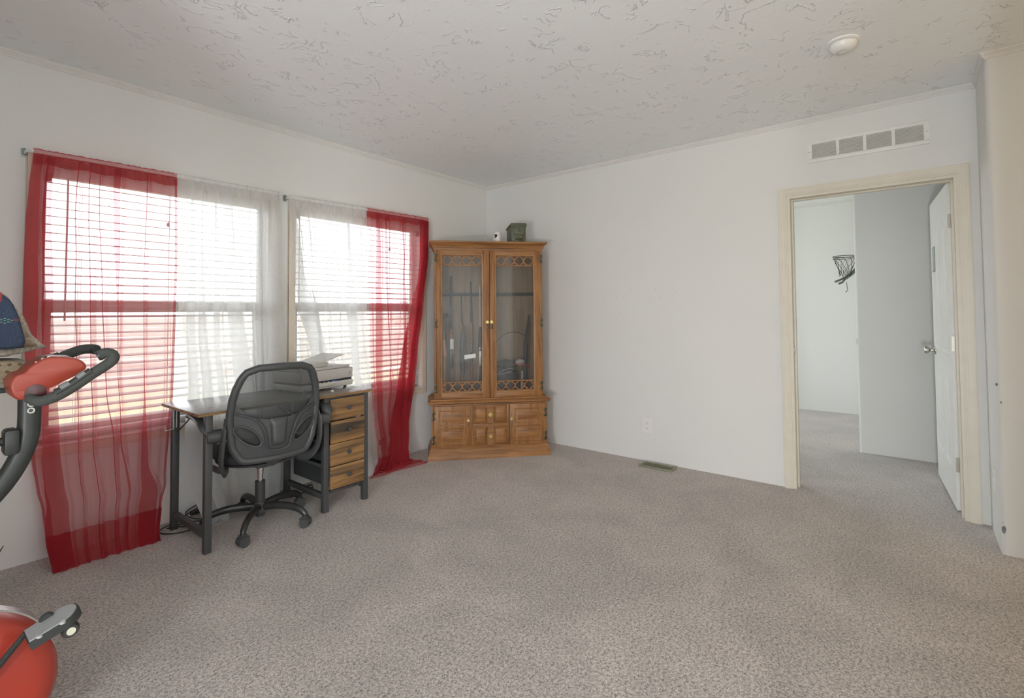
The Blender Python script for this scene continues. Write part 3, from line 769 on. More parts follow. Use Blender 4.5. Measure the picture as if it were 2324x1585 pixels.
# smoke detector
sd = thing('smoke_detector', 'round white smoke detector on the ceiling', 'smoke detector', (-1.04, -3.29, H))
m = M(); m.lathe([(.072, 0), (.072, -.008), (.066, -.012)], (-1.04, -3.29, H), seg=40); obj('base_ring', m, WPLAST, sd)
m = M(); m.lathe([(.054, -.011), (.054, -.016)], (-1.04, -3.29, H), seg=40); obj('sensor_gap', m, DARK, sd)
m = M(); m.lathe([(.060, -.015), (.060, -.026), (.052, -.040), (.034, -.050), (.001, -.053)], (-1.04, -3.29, H), seg=40); body = obj('dome', m, WPLAST, sd)
m = M()
for k in range(8):
    a = k*pi/8*.9-.4; rr = .028
    for q in (.020, .027, .034):
        c = Vector((-1.04-cos(a)*q, -3.29+sin(a)*q, H-.0505+(.003 if q > .03 else 0))); m.box(c-Vector((.0013, .0013, .002)), c+Vector((.0013, .0013, .0016)))
obj('grille', m, mat('grille_grey', (.25, .25, .25), .6), body, smooth=0)

# nail holes in the door wall
m = M()
for (y, z) in ((-1.38, 1.358), (-1.40, 1.305), (-1.505, 1.375), (-1.562, 1.385), (-1.64, 1.434), (-1.715, 1.375), (-1.80, 1.36), (-1.86, 1.43), (-1.905, 1.368), (-1.98, 1.33), (-2.03, 1.402), (-1.535, 1.235), (-1.61, 1.79)):
    m.lathe([(.0028, 0), (.0022, .0006), (.0004, .0008)], (0, y, z), axis='x', seg=8); 
    for v in m.v[-24:]: v.x = -abs(v.x)
obj('nail_hole', m, mat('hole_grey', (.30, .30, .30), .9), bpy.data.objects['wall_right'], smooth=0, label='small grey nail holes')

# strike plate on the inner corner and the mini hoop in the far room
m = M(); m.box((1.366, -3.1415, .945), (1.392, -3.138, .995), .0008); obj('strike_plate', m, NICKEL, bpy.data.objects['wall_inner'])
HB = mat('hoop_dark', (.05, .055, .055), .5, var=.1)
hp = thing('basketball_hoop', 'small black toy basketball hoop with net in the next room', 'basketball hoop', (1.76, -3.14, 1.55))
hc = Vector((1.76, -3.035, 1.765)); R_ = .098
for dz, rr in ((.0, R_), (-.018, R_*.99)):
    m = M(); m.tube([hc+Vector((cos(a)*rr, sin(a)*rr, dz)) for a in [2*pi*k/32 for k in range(32)]], .0028 if dz else .0036, 8, closed=True); obj('rim', m, HB, hp)
m = M(); m.box((1.70, -3.140, 1.70), (1.82, -3.134, 1.80), .003); m.tube([(1.73, -3.137, 1.765), (1.73, -3.12, 1.765)], .003, 6); m.tube([(1.79, -3.137, 1.765), (1.79, -3.12, 1.765)], .003, 6)
obj('bracket', m, HB, hp)
m = M(); NS = 12; levels = [(0, -.018, 0), (.80, -.065, .5), (.62, -.11, 0), (.48, -.150, .5), (.45, -.19, 0)]
for k in range(NS):
    for sgn in (1, -1):
        pts = []
        for i, (f_, dz, _) in enumerate(levels):
            rr = R_*(f_ if i else .98); a = 2*pi*(k+sgn*(i % 2)*.5)/NS
            pts.append(hc+Vector((cos(a)*rr+.004*sin(k*7+i), sin(a)*rr+.004*cos(k*5+i), dz-.006*sin(k*3.1+i))))
        m.tube(catmull(pts, 4), .0015, 5)
obj('net', m, mat('net_black', (.035, .035, .035), .8), hp)
wr = thing('wall_rack', 'two curved dark grey rails fixed just under the toy hoop', 'rack', (1.80, -3.14, 1.5))
for dz, y1, zz in ((0, -2.945, 1.515), (-.045, -2.975, 1.495)):
    m = M(); pts = catmull([(1.80, -3.138, zz+.165), (1.80, -3.09, zz+.10), (1.80, -3.03, zz+.052), (1.80, y1-.03, zz+.022), (1.80, y1, zz+.010)], 6)
    m.tube(pts, .020, 12, flat=(.5, 1), up=(1, 0, 0)); obj('rail', m, mat('rail_grey', (.14, .16, .15), .4), wr)
m = M(); m.tube(catmull([(1.80, -3.04, 1.52), (1.795, -3.045, 1.47), (1.80, -3.048, 1.44), (1.80, -3.035, 1.425)], 6), .0025, 6); m.lathe([(.001, -.006), (.005, 0), (.001, .006)], (1.80, -3.035, 1.425), seg=8)
obj('pull_cord', m, HB, wr)

# stems for the unseen lamps; all but the warm pendant are added fill
for k, (((x, y, z), _, _, r_), lb) in enumerate(zip(LAMPS, ('added fill lamp on the floor to the left of the viewer', 'added fill lamp on the floor far behind the viewer', 'warm globe pendant light towards the kitchen end', 'added pendant light brightening the next room'))):
    if k > 1:
        t = thing('unseen_pendant', lb, 'ceiling light', (x, y, H))
        m = M(); m.lathe([(.06, 0), (.06, -.015), (.02, -.03)], (x, y, H), seg=24); obj('canopy', m, NICKEL, t)
        m = M(); m.cyl((x, y, H-.02), (x, y, z+r_), .006, seg=8); obj('stem', m, NICKEL, t)
    else:
        t = thing('fill_lamp', lb, 'lamp', (x, y, 0))  # added fill source, out of view
        m = M(); m.lathe([(.13, 0), (.13, .015), (.03, .03)], (x, y, 0), seg=32); obj('base', m, NICKEL, t)
        m = M(); m.cyl((x, y, .02), (x, y, z-r_), .010, seg=10); obj('pole', m, NICKEL, t)

# ------------------------------------------------------------------ outdoors
def groundmat():
    m, n, b = newmat('dry_field'); b.inputs['Roughness'].default_value = 1
    tc = N(n, 'ShaderNodeTexCoord'); sp = N(n, 'ShaderNodeSeparateXYZ'); n.links.new(tc.outputs['Object'], sp.inputs[0])
    mp = N(n, 'ShaderNodeMapping'); mp.inputs['Scale'].default_value = (.10, .35, 1); n.links.new(tc.outputs['Object'], mp.inputs[0])
    a = N(n, 'ShaderNodeTexNoise', Scale=1.6, Detail=6.0); n.links.new(mp.outputs[0], a.inputs['Vector'])
    r = N(n, 'ShaderNodeValToRGB'); e = r.color_ramp.elements; e[0].position = .35; e[0].color = (.27, .21, .17, 1); e[1].position = .56; e[1].color = (.40, .33, .27, 1)
    x = e.new(.62); x.color = (.44, .37, .30, 1); x = e.new(.66); x.color = (.85, .85, .88, 1)
    n.links.new(a.outputs['Fac'], r.inputs[0])
    g = N(n, 'ShaderNodeValToRGB'); g.color_ramp.elements[0].color = (.36, .36, .18, 1); g.color_ramp.elements[1].color = (.46, .41, .28, 1)
    n2 = N(n, 'ShaderNodeTexNoise', Scale=.8, Detail=5.0); n.links.new(tc.outputs['Object'], n2.inputs['Vector']); n.links.new(n2.outputs['Fac'], g.inputs[0])
    mr = N(n, 'ShaderNodeMapRange'); mr.inputs[1].default_value = 8; mr.inputs[2].default_value = 15; n.links.new(sp.outputs['Y'], mr.inputs[0])
    mx = N(n, 'ShaderNodeMix'); mx.data_type = 'RGBA'; n.links.new(mr.outputs[0], mx.inputs[0]); n.links.new(g.outputs[0], mx.inputs[6]); n.links.new(r.outputs[0], mx.inputs[7])
    n.links.new(mx.outputs[2], b.inputs['Base Color']); return m
m = M(); m.box((-400, -400, -.9), (400, 700, -.75)); gr_ = obj('field', m, groundmat(), kind='structure', smooth=0)
BOUNCE = mat('bounce_white', (.85, .86, .87), .8, var=.06, scale=6)  # bright slabs out of view, added to bounce daylight onto the ceiling
m = M(); m.box((-17, -9, -.12), (-7.12, 3, -.02)); struct('bounce_slab_back', m, BOUNCE)
m = M(); m.box((-17, -19, -.12), (4, -9, -.02)); struct('bounce_slab_rear', m, BOUNCE)  # second unseen reflecting slab, outside the rear wall
m = M(); rnd = random.Random(4)
def hf(u_, v_): 
    x = -300+700*u_; hgt = 5+4.5*sin(u_*9)+2.5*sin(u_*23+1)+1.2*sin(u_*61)
    return Vector((x, 330+60*v_, -.8+hgt*sin(pi*v_)))
m.grid(hf, 80, 6); obj('distant_ridge', m, mat('ridge_haze', (.45, .42, .41), 1, var=.1, scale=.05), kind='structure')

# ------------------------------------------------------------------ desk
RUST = wood('rustic_board', (.045, .032, .022), (.34, .185, .070), 'x', .36, .5, (.36, .62))
RTOP = wood('desk_top_grey_brown', (.11, .10, .09), (.24, .21, .185), 'x', .5, .28, (.3, .7), .08)
LEGM = mat('desk_frame_charcoal', (.060, .062, .066), .45, var=.08, scale=60)
FABR = mat('drawer_felt_black', (.035, .038, .040), .9, var=.2, scale=150, bump=.3, bscale=400)
dk = thing('desk', 'narrow dark desk with charcoal metal legs and four rustic wood drawers', 'desk', (-2.45, -.36, 0))
ZT = .735
m = M(); m.box((-2.985, -.645, ZT-.016), (-1.915, -.105, ZT), .0015); obj('desktop', m, RTOP, dk)
m = M(); m.box((-2.985, -.6465, ZT-.0155), (-1.915, -.6448, ZT-.0015)); m.box((-2.9865, -.645, ZT-.0155), (-2.9848, -.105, ZT-.0015)); obj('edge_band', m, RUST, dk, smooth=0)
LX = [-2.925, -2.250, -1.960]
LW = .036
for x in LX:
    for (y, tag_) in ((-.61, 'f'), (-.135, 'b')):
        xx = x+.04 if (x == -2.250 and tag_ == 'b') else x
        m = M(); m.box((x-LW/2, y-LW/2, 0), (x+LW/2, y+LW/2, ZT-.016), .003); obj('leg', m, LEGM, dk)
def bar(a, b): 
    m = M(); m.box(a, b, .002); return m
obj('crossbar', bar((LX[0]-.015, -.592, .075), (LX[0]+.015, -.153, .105)), LEGM, dk)
obj('crossbar', bar((LX[1]-.015, -.592, .082), (LX[1]+.015, -.153, .112)), LEGM, dk)
obj('crossbar', bar((LX[2]-.015, -.592, .082), (LX[2]+.015, -.153, .112)), LEGM, dk)
obj('crossbar', bar((LX[0]+.018, -.15, ZT-.045), (LX[2]-.018, -.125, ZT-.016)), LEGM, dk)
obj('crossbar', bar((LX[1]+.018, -.622, ZT-.034), (LX[2]-.018, -.60, ZT-.016)), LEGM, dk)
obj('crossbar', bar((LX[1]+.018, -.60, .100), (LX[2]-.018, -.58, .118)), LEGM, dk)
for x in (LX[0], LX[1]): obj('top_rail', bar((x-.013, -.592, ZT-.038), (x+.013, -.153, ZT-.016)), LEGM, dk)
for (p, q) in (((LX[0]+.01, -.14, .56), (LX[0]+.15, -.14, .712)), ((LX[1]-.01, -.14, .56), (LX[1]-.15, -.14, .712)), ((LX[0]+.01, -.60, .56) , (LX[0]+.01, -.44, .712))):
    if p[1] == -.60: continue
    m = M(); m.tube([p, q], .0045, 8); obj('brace', m, LEGM, dk)
for z in (.575, .43, .285): obj('side_rail', bar((LX[1]-.011, -.592, z-.009), (LX[1]+.005, -.153, z+.009)), LEGM, dk)
HOOKM = mat('hook_white', (.5, .5, .5), .35)
m = M(); m.tube([(LX[0]-.045, -.25, ZT-.018), (LX[0]-.045, -.25, ZT-.13), (LX[0]-.085, -.25, ZT-.135), (LX[0]-.085, -.25, ZT-.12)], .0035, 6); m.tube([(LX[0]-.03, -.25, ZT-.018), (LX[0]-.03, -.25, ZT-.125)], .003, 6); obj('hook', m, HOOKM, dk)
zt = [.706, .566, .423, .279, .133]
for k in range(4):
    z1, z0 = zt[k]-.003, zt[k+1]+.003
    pull = .006 if k == 1 else 0
    m = M(); m.box((LX[1]+.022, -.637-pull, z0), (LX[2]-.020, -.622-pull, z1), .0015); dw = obj('drawer', m, RUST, dk)
    m = M(); m.box((LX[1]+.026, -.621, z0+.012), (LX[2]-.024, -.17, z1-.014), .006); obj('drawer_bin', m, FABR, dw, label='black felt drawer bin')
    m = M(); c = Vector(((LX[1]+LX[2])/2+.002, -.637-pull, (z0+z1)/2+.004))
    m.lathe([(.005, 0), (.005, -.010), (.012, -.014), (.0145, -.020), (.011, -.026), (.001, -.028)], c, axis='y', seg=20); obj('knob', m, LEGM, dw)

# ------------------------------------------------------------------ printer and things on the desk
PW = mat('printer_warm_white', (.62, .61, .58), .4, var=.015); PW2 = mat('printer_light_grey', (.55, .54, .515), .45, var=.02)
PB = mat('printer_slot_black', (.012, .012, .014), .3)
pa = radians(9.5); PO = Vector((-1.905, -.400, ZT))      # front right foot corner; body runs left and back
pr = thing('printer', 'light grey inkjet printer with raised document feeder on the right end of the desk', 'printer', PO, pa)
def pb(a, b, bev=.004):
    m = M(); m.box(a, b, bev); return m
PLn, PD = -.43, .30
def po(name, m, mt, parent=pr, **k): return obj(name, m, mt, parent, local=True, **k)
po('body', pb((PLn, 0, .010), (0, PD, .052), .010), PW)
m = M(); m.box((PLn, .004, .062), (0, PD, .135), .008); po('upper_body', m, PW2)
po('slot', pb((PLn+.004, .006, .050), (-.012, PD-.02, .064), 0), PB)
m = M(); m.box((PLn+.10, -.018, .030), (-.16, .03, .037), .003); po('output_tray', m, PW)
po('control_light', pb((PLn+.245, .0015, .054), (PLn+.285, .006, .058), 0), mat('blue_light', (.05, .15, .8), .3))
m = M(); 
for k in range(5): m.box((PLn+.10+k*.035, -.002, .050), (PLn+.112+k*.035, .006, .0545))
[setattr(o_, 'name', 'roller') for o_ in osplit('roller', m, PW, pr, local=True)]
m = M(); m.box((PLn+.004, .012, .136), (-.022, PD-.01, .153), .005); po('scanner_lid', m, PW2)
m = M(); m.box((PLn+.006, .03, .153), (-.20, PD-.03, .188), .008); po('document_feeder', m, PW2)
m = M(); b = bmesh.new(); bmesh.ops.create_cube(b, size=1)
for v in b.verts: v.co = Vector((v.co.x*.205, v.co.y*.225, v.co.z*.005))
bmesh.ops.bevel(b, geom=b.edges[:], offset=.002, segments=2, affect='EDGES')
m.bm(b, Matrix.Translation((-.145, .155, .203)) @ Matrix.Rotation(radians(-13), 4, 'Y')); po('paper_tray', m, PW)
m = M(); m.prism([(.0, .150), (.0, .180), (-.03, .188), (-.05, .186), (-.05, .150)], lambda a, c: Vector((-.20+a+.02, .05, c)), lambda a, c: Vector((-.20+a+.02, .26, c))); po('tray_hinge', m, PW)
m = M()
for (a, c) in ((-.035, .093), (-.027, .093), (-.035, .101), (-.027, .101)): m.box((a-.003, .0035, c-.003), (a+.003, .0045, c+.003))
po('badge', m, mat('badge_grey', (.15, .15, .15), .5), smooth=0)
m = M()
for x in (PLn+.04, -.05):
    for y in (.03, PD-.04): m.cyl((x, y, 0), (x, y, .012), .010, seg=12)
osplit('foot', m, PB, pr, local=True)
m = M(); m.lathe([(.008, 0), (.011, .004), (.011, .008), (.008, .013), (.001, .014)], (-2.16, -.545, ZT), seg=16); setp(obj('bottle_cap', m, mat('ivory_plastic', (.75, .73, .62), .4)), 'tiny ivory cap lying on the desk in front of the printer', 'cap')

# ------------------------------------------------------------------ office chair
CP = mat('chair_plastic_dark', (.060, .064, .066), .42, var=.06, scale=50)
CF = mat('chair_fabric_black', (.030, .032, .034), .85, var=.25, scale=120, bump=.4, bscale=350)
FA = radians(85)
ch = thing('office_chair', 'black mesh-back swivel office chair on five casters in front of the desk', 'chair', (-2.585, -.465, 0), FA)
def cobj(name, m, mt, parent=ch, **k): return obj(name, m, mt, parent, local=True, **k)
# local: +x forward, +y left, z up
def hw(z):       # half width of the back at height z
    return lut([(.44, .175), (.475, .205), (.53, .232), (.62, .246), (.70, .250), (.78, .244), (.84, .232), (.89, .214), (.925, .196), (.945, .172), (.955, .13)], z)
def bx_(t, z): return -.262+.058*(abs(t)/.245)**2-.045*max(0, (z-.62))/.33+.020*max(0, (.62-z)/.2)
rim = []
zs = [.455+(.955-.455)*k/24 for k in range(25)]
rim = [(hw(z)-.014, z) for z in zs]
top = [(x, .955-.012*0+.003*cos(x/.1*pi/2)) for x in (.07, .035, 0, -.035, -.07)]
bot = [(-x, .448-.004*cos(x/.17*pi/2)) for x in (.15, .10, .05, 0, -.05, -.10, -.15)]
outl = rim+[(x, z) for x, z in top]+[(-t, z) for t, z in rim[::-1]]+bot
m = M(); m.tube([(bx_(t, z), t, z) for t, z in outl], [.0205]*len(outl), 12, closed=True); cobj('back_frame', m, CP)
def ztopp(t):    # upper edge of the plastic lower back
    a = abs(t)
    return lut([(0, .668), (.05, .666), (.10, .675), (.16, .705), (.20, .745), (.235, .80)], a)
def in_eye(t, z, g=0):
    a = abs(t); cx, cz = .153, .585; dx, dz = a-cx, z-cz; an = radians(-38)
    px_ = dx*cos(an)-dz*sin(an)*-1; 
    X = dx*cos(radians(38))-dz*sin(radians(38))*1; X = dx*.75-dz*.66; Z = dx*.66+dz*.75
    X = dx*.74+dz*.67; Z = -dx*.67+dz*.74
    return (X/(.082+g))**2+(Z/(.034+g)) **2 < 1
def lowf(u_, v_):
    z0 = .452; t = (u_*2-1)*.238
    z1 = ztopp(t); z = z0+(z1-z0)*v_
    lim = hw(z)-.010; t = max(-lim, min(lim, t))
    bul = .010*sin(pi*min(1, v_*1.0))*(1-(t/.24)**2)
    return Vector((bx_(t, z)-.004-bul, t, z))
def lowmask(u_, v_):
    t = (u_*2-1)*.238; z = .452+(ztopp(t)-.452)*v_
    return not in_eye(t, z)
m = M(); m.grid(lowf, 110, 52, lowmask, thick=lambda a, b: (.010, 0, 0)); low = cobj('lower_back', m, CP, smooth=50)
m = M()
for sgn in (1, -1):
    pts = []
    for k in range(28):
        a = 2*pi*k/28; X, Z = .084*cos(a), .036*sin(a); dx = X*.74-Z*.67; dz = X*.67+Z*.74
        t = sgn*(.153+dx); z = .585+dz; pts.append((bx_(t, z)-.010, t, z))
    m.tube(pts, .0065, 8, closed=True)
osplit('eye_rim', m, CP, low, local=True)
m = M()   # V-shaped raised ribs and the centre pad
for sgn in (1, -1):
    m.tube(catmull([(bx_(.21*sgn, .72)-.010, .215*sgn, .715), (bx_(.13, .67)-.018, .125*sgn, .675), (-.283, .085*sgn, .62), (-.276, .068*sgn, .55), (-.268, .052*sgn, .500), (-.266, .0, .488)], 6), .0065, 8)
osplit('rib', m, CP, low, local=True)
m = M()
def spf(u_, v_):
    z = .515+.155*v_; w = (.038+.012*v_)*(1-.15*(2*v_-1)**8); t = (2*u_-1)*w
    e = (1-abs(2*u_-1)**4)*(1-abs(2*v_-1)**6)
    return Vector((-.268-.030*max(0, z-.62)/.3-.022*e, t, z))
m.grid(spf, 12, 16, thick=lambda a, b: (.012, 0, 0)); cobj('lumbar_pad', m, CP, low)
# mesh
mm_ = sheer('chair_mesh', (.085, .092, .092), .30, .15)
def mf(u_, v_):
    t = (2*u_-1)*.236; z0 = .50 if True else 0; z = .47+(.945-.47)*v_; lim = hw(z)-.016; t = max(-lim, min(lim, t))
    return Vector((bx_(t, z)+.010+.02*sin(pi*v_)*(1-(t/.24)**2), t, z))
m = M(); m.grid(mf, 30, 30); cobj('mesh_panel', m, mm_)
# seat
def sup(a, p): return abs(cos(a))**p*(1 if cos(a) > 0 else -1), abs(sin(a))**p*(1 if sin(a) > 0 else -1)
m = M(); prof = [(.02, .402), (.80, .398), (.93, .408), (1.0, .430), (1.0, .448), (.95, .468), (.80, .482), (.02, .490)]; vs = []; SG = 48
for (f_, z) in prof:
    for k in range(SG):
        cx_, cy_ = sup(2*pi*k/SG, .55); vs.append(Vector((.02+.235*f_*cx_, .245*f_*cy_, z+(.018*(cx_*f_)**2*-1 if cx_ > 0 else .012*(cx_*f_)**2)+.012*(cy_*f_)**2)))
fs = [(j*SG+k, j*SG+(k+1) % SG, (j+1)*SG+(k+1) % SG, (j+1)*SG+k) for j in range(len(prof)-1) for k in range(SG)]
fs += [tuple(range(SG))[::-1], tuple((len(prof)-1)*SG+k for k in range(SG))]
m.add(vs, fs); cobj('seat', m, CF, smooth=60)
m = M(); m.lathe([(.10, .385), (.215, .392), (.225, .405), (.10, .41)], (.02, 0, 0), seg=36, sc=(1, 1.02)); cobj('seat_pan', m, CP)
m = M(); m.box((-.10, -.055, .355), (.10, .055, .395), .010); m.tube([(-.23, 0, .46), (-.20, 0, .405), (-.10, 0, .38)], .028, 10, flat=(1.5, .5)); cobj('mechanism', m, CP)
m = M(); m.tube([(.0, -.05, .372), (.0, -.20, .368), (-.01, -.25, .366)], .005, 8); m.tube([(-.01, -.23, .366), (-.012, -.29, .366)], .011, 8, flat=(1, .6)); cobj('height_lever', m, CP)
for sgn in (1, -1):
    # armrest: bracket down the side of the back, pivot drum, flipped pad, support loop
    m = M(); m.tube(catmull([(-.205, .252*sgn, .690), (-.215, .262*sgn, .62), (-.205, .268*sgn, .52), (-.175, .262*sgn, .44), (-.13, .235*sgn, .385), (-.06, .20*sgn, .378)], 6), [.008]*5+[.017]*26, 12, flat=(1.6, .7), up=(0, 1, 0)); ar = cobj('armrest', m, CP)
    m = M(); m.cyl((-.175, .262*sgn, .600), (-.175, .335*sgn, .600), .036, seg=24); cobj('pivot', m, CP, ar)
    m = M(); P = catmull([(-.175, .325*sgn, .600), (-.165, .335*sgn, .645), (-.12, .338*sgn, .675), (-.02, .338*sgn, .688), (.07, .335*sgn, .686), (.10, .332*sgn, .678)], 6)
    m.tube(P, [.018+.004*min(1, k/10) for k in range(len(P))], 12, flat=(1.5, .75), up=(0, 0, 1)); cobj('arm_pad', m, CP, ar)
    m = M(); m.tube(catmull([(-.165, .285*sgn, .575), (-.11, .285*sgn, .52), (-.01, .280*sgn, .455), (.03, .272*sgn, .425), (.0, .262*sgn, .398), (-.08, .250*sgn, .392), (-.15, .245*sgn, .405)], 6), .0125, 10, flat=(1.5, .6), up=(0, 1, 0)); cobj('arm_support', m, CP, ar)
m = M(); m.cyl((0, 0, .255), (0, 0, .385), .0155, seg=24); m.cyl((0, 0, .30), (0, 0, .36), .0175, seg=24); cobj('gas_lift', m, CHROME)
m = M(); m.cyl((0, 0, .055), (0, 0, .258), .0275, .0275, 28); m.cyl((0, 0, .085), (0, 0, .14), .042, .034, 28); cobj('column', m, BLACK)
CB = mat('chair_base_gloss_black', (.03, .031, .032), .22, var=.1)
for k in range(5):
    a = radians(13+72*k)-FA; ca, sa = cos(a), sin(a)
    def q(rr, z, tt=0): return Vector((ca*rr-sa*tt, sa*rr+ca*tt, z))
    m = M(); P = catmull([q(.02, .108), (q(.10, .118)), q(.18, .117), q(.245, .103), q(.282, .080), q(.290, .058)], 7)
    m.tube(P, [.024-.007*i/(len(P)-1) for i in range(len(P))], 12, flat=(.85, 1.0), up=(0, 0, 1) if False else None); lg = cobj('base_leg', m, CB)
    m = M(); c = q(.290, .028); off = random.uniform(-.9, .9)
    # twin wheels with hood
    e1 = Vector((cos(off+a), sin(off+a), 0)); e2 = Vector((-e1.y, e1.x, 0))
    for s_ in (-1, 1): m.cyl(c+e2*s_*.009, c+e2*s_*.025, .028, seg=24)
    pts = []
    b = bmesh.new(); bmesh.ops.create_cube(b, size=1)
    for v in b.verts: v.co = Vector((v.co.x*.060, v.co.y*.056, v.co.z*.044))
    bmesh.ops.bevel(b, geom=b.edges[:], offset=.013, segments=4, affect='EDGES')
    R3 = Matrix((e1, e2, Vector((0, 0, 1)))).transposed().to_4x4(); R3.translation = c+Vector((0, 0, .013))
    m.bm(b, R3); cobj('caster', m, CP, lg)

# ------------------------------------------------------------------ cables
CAB = mat('cable_black', (.02, .02, .022), .5)
m = M(); m.tube(catmull([(-2.62, -.03, .10), (-2.78, -.03, .045), (-2.90, -.06, .012), (-2.98, -.10, .008), (-2.995, -.17, .008), (-2.93, -.235, .008), (-2.82, -.24, .008), (-2.76, -.19, .008), (-2.84, -.12, .010), (-2.95, -.12, .010), (-2.93, -.16, .02), (-2.86, -.20, .012)], 10), .0035, 6)
m.tube(catmull([(-2.6, -.035, .115), (-2.75, -.04, .08), (-2.84, -.06, .05), (-2.80, -.10, .012), (-2.70, -.16, .008)], 8), .0035, 6); m.box((-2.87, -.215, .004), (-2.835, -.19, .020), .003)
m.box((-2.82, -.085, .030), (-2.76, -.06, .055), .004)
setp(obj('power_cord', m, CAB), 'coiled black power cords on the carpet under the left end of the desk', 'cord')
m = M(); m.tube(catmull([(-1.35, -.012, .19), (-1.45, -.012, .15), (-1.60, -.02, .10), (-1.80, -.06, .03), (-2.0, -.10, .006), (-2.2, -.2, .006), (-2.38, -.16, .008)], 8), .0035, 6)
m.tube(catmull([(-1.36, -.012, .16), (-1.48, -.012, .12), (-1.62, -.02, .07), (-1.9, -.06, .006), (-2.1, -.08, .006)], 8), .0035, 6)
setp(obj('power_cord', m, CAB), 'thin black cord running along the wall between the desk and the narrow red curtain', 'cord')

# ------------------------------------------------------------------ glazed wooden cabinet standing across the corner
OAKV = wood('oak_upright', (.16, .064, .018), (.41, .190, .060), 'z', 1.0, .48)
OAKH = wood('oak_rail', (.16, .064, .018), (.41, .190, .060), 'x', 1.0, .48)
OAKB = wood('oak_back_panel', (.22, .15, .095), (.40, .30, .21), 'z', .9, .6)
HING = mat('hinge_dark_brass', (.10, .085, .05), .4, metal=.7, var=.3, scale=90)
BRASS = mat('brass_pull', (.65, .52, .22), .3, metal=.9, var=.15, scale=80)
CABG = glassmat('cabinet_glass', (.90, .90, .89), .025)
cb = thing('display_cabinet', 'tall oak gun cabinet with two glazed doors standing across the room corner', 'cabinet', (-1.124, -.317, 0), radians(-42.237))
def ko(name, m, mt, parent=cb, **k): return obj(name, m, mt, parent, local=True, **k)
U0, U1, UB = .052, 1.004, .36       # upper case sides, back
m = M(); m.box((U0, .06, .51), (U0+.018, UB, 1.80), .001); m.box((U1-.018, .06, .51), (U1, UB, 1.80), .001); osplit('side_panel', m, OAKV, cb, local=True)
m = M(); m.box((U0, .055, .505), (U0+.020, .075, 1.80), .001); m.box((U1-.020, .055, .505), (U1, .075, 1.80), .001); m.box((.40, .074, .51), (.65, .09, .52)); osplit('face_frame', m, OAKV, cb, local=True)
m = M(); m.box((U0+.018, UB-.012, .51), (U1-.018, UB, 1.80)); ko('back_panel', m, OAKB)
m = M(); m.box((U0, .06, 1.785), (U1, UB, 1.80)); m.box((U0+.018, .07, .508), (U1-.018, UB-.012, .53)); osplit('shelf', m, OAKH, cb, local=True)
def skirt(m, prof, s0, s1, y0, yb):
    """moulding mitred round the front and both sides; prof = (outset, z)"""
    n = len(prof); vs = []
    for (o_, z) in prof: vs += [Vector((s0-o_, yb, z)), Vector((s0-o_, y0-o_, z)), Vector((s1+o_, y0-o_, z)), Vector((s1+o_, yb, z))]
    fs = []
    for i in range(n-1):
        for k in range(3): fs.append((i*4+k, i*4+k+1, i*4+4+k+1, i*4+4+k))
        fs.append((i*4+3, i*4, i*4+4, i*4+7))
    fs.append((0, 1, 2, 3)); fs.append(tuple((n-1)*4+k for k in (3, 2, 1, 0))); m.add(vs, fs)
m = M(); skirt(m, [(0, 1.797), (.003, 1.797), (.005, 1.812), (.010, 1.815), (.014, 1.830), (.024, 1.845), (.034, 1.852), (.036, 1.856), (.042, 1.858), (.042, 1.870), (.038, 1.872), (0, 1.872)], U0, U1, .056, UB); ko('cornice', m, OAKH)
m = M(); skirt(m, [(0, .465), (.018, .467), (.030, .474), (.030, .482), (.024, .490), (.020, .492), (.006, .500), (.004, .508), (-.01, .510)], .026, 1.034, .03, .38); ko('waist_moulding', m, OAKH)
m = M(); skirt(m, [(.030, 0), (.030, .034), (.026, .040), (.024, .044), (.012, .084), (.002, .094), (.002, .104), (0, .106)], .026, 1.030, .03, .38); ko('plinth', m, OAKH)
m = M(); m.box((.026, .034, .10), (1.030, .38, .47), 0); ko('lower_case', m, OAKV)
# face of the lower case
m = M()
for (a, b) in (((.026, .030, .10), (.045, .036, .468)), ((.363, .030, .10), (.383, .036, .468)), ((.676, .030, .10), (.697, .036, .468)), ((1.018, .030, .10), (1.030, .036, .468))): m.box(a, b, .001)
osplit('stile', m, OAKV, cb, local=True)
m = M(); m.box((.045, .030, .452), (1.018, .036, .468)); m.box((.383, .029, .267), (.676, .036, .291), .001); osplit('rail', m, OAKH, cb, local=True)
def quad_ring(m, a0, a1, z0, z1, rings):
    vs = []; fs = []
    for (ins, y) in rings: vs += [Vector((a0+ins, y, z0+ins)), Vector((a1-ins, y, z0+ins)), Vector((a1-ins, y, z1-ins)), Vector((a0+ins, y, z1-ins))]
    for j in range(len(rings)-1):
        for k in range(4): fs.append((j*4+k, j*4+(k+1) % 4, j*4+4+(k+1) % 4, j*4+4+k))
    fs.append(tuple((len(rings)-1)*4+k for k in range(4))); m.add(vs, fs)
def hinge(par, s, z, side, y):
    m = M(); h = .036
    m.box((s-.014, y-.003, z+.012), (s+.014, y, z+h), .001); m.box((s-.014, y-.003, z-h), (s+.014, y, z-.012), .001); m.box((s-.006, y-.004, z-.014), (s+.006, y, z+.014), .001)
    m.cyl((s, y-.004, z-h), (s, y-.004, z+h), .0035, seg=8); ko('hinge', m, HING, par)
def quatre(cx, cz, rr, off):
    P = []
    for k in range(40):
        th = 2*pi*k/40; best = 0; dx, dz = cos(th), sin(th)
        for (ox, oz) in ((off, 0), (-off, 0), (0, off), (0, -off)):
            bq = ox*dx+oz*dz; disc = bq*bq-(off*off-rr*rr)
            if disc >= 0: best = max(best, bq+sqrt(disc))
        P.append((cx+dx*best, cz+dz*best))
    return P
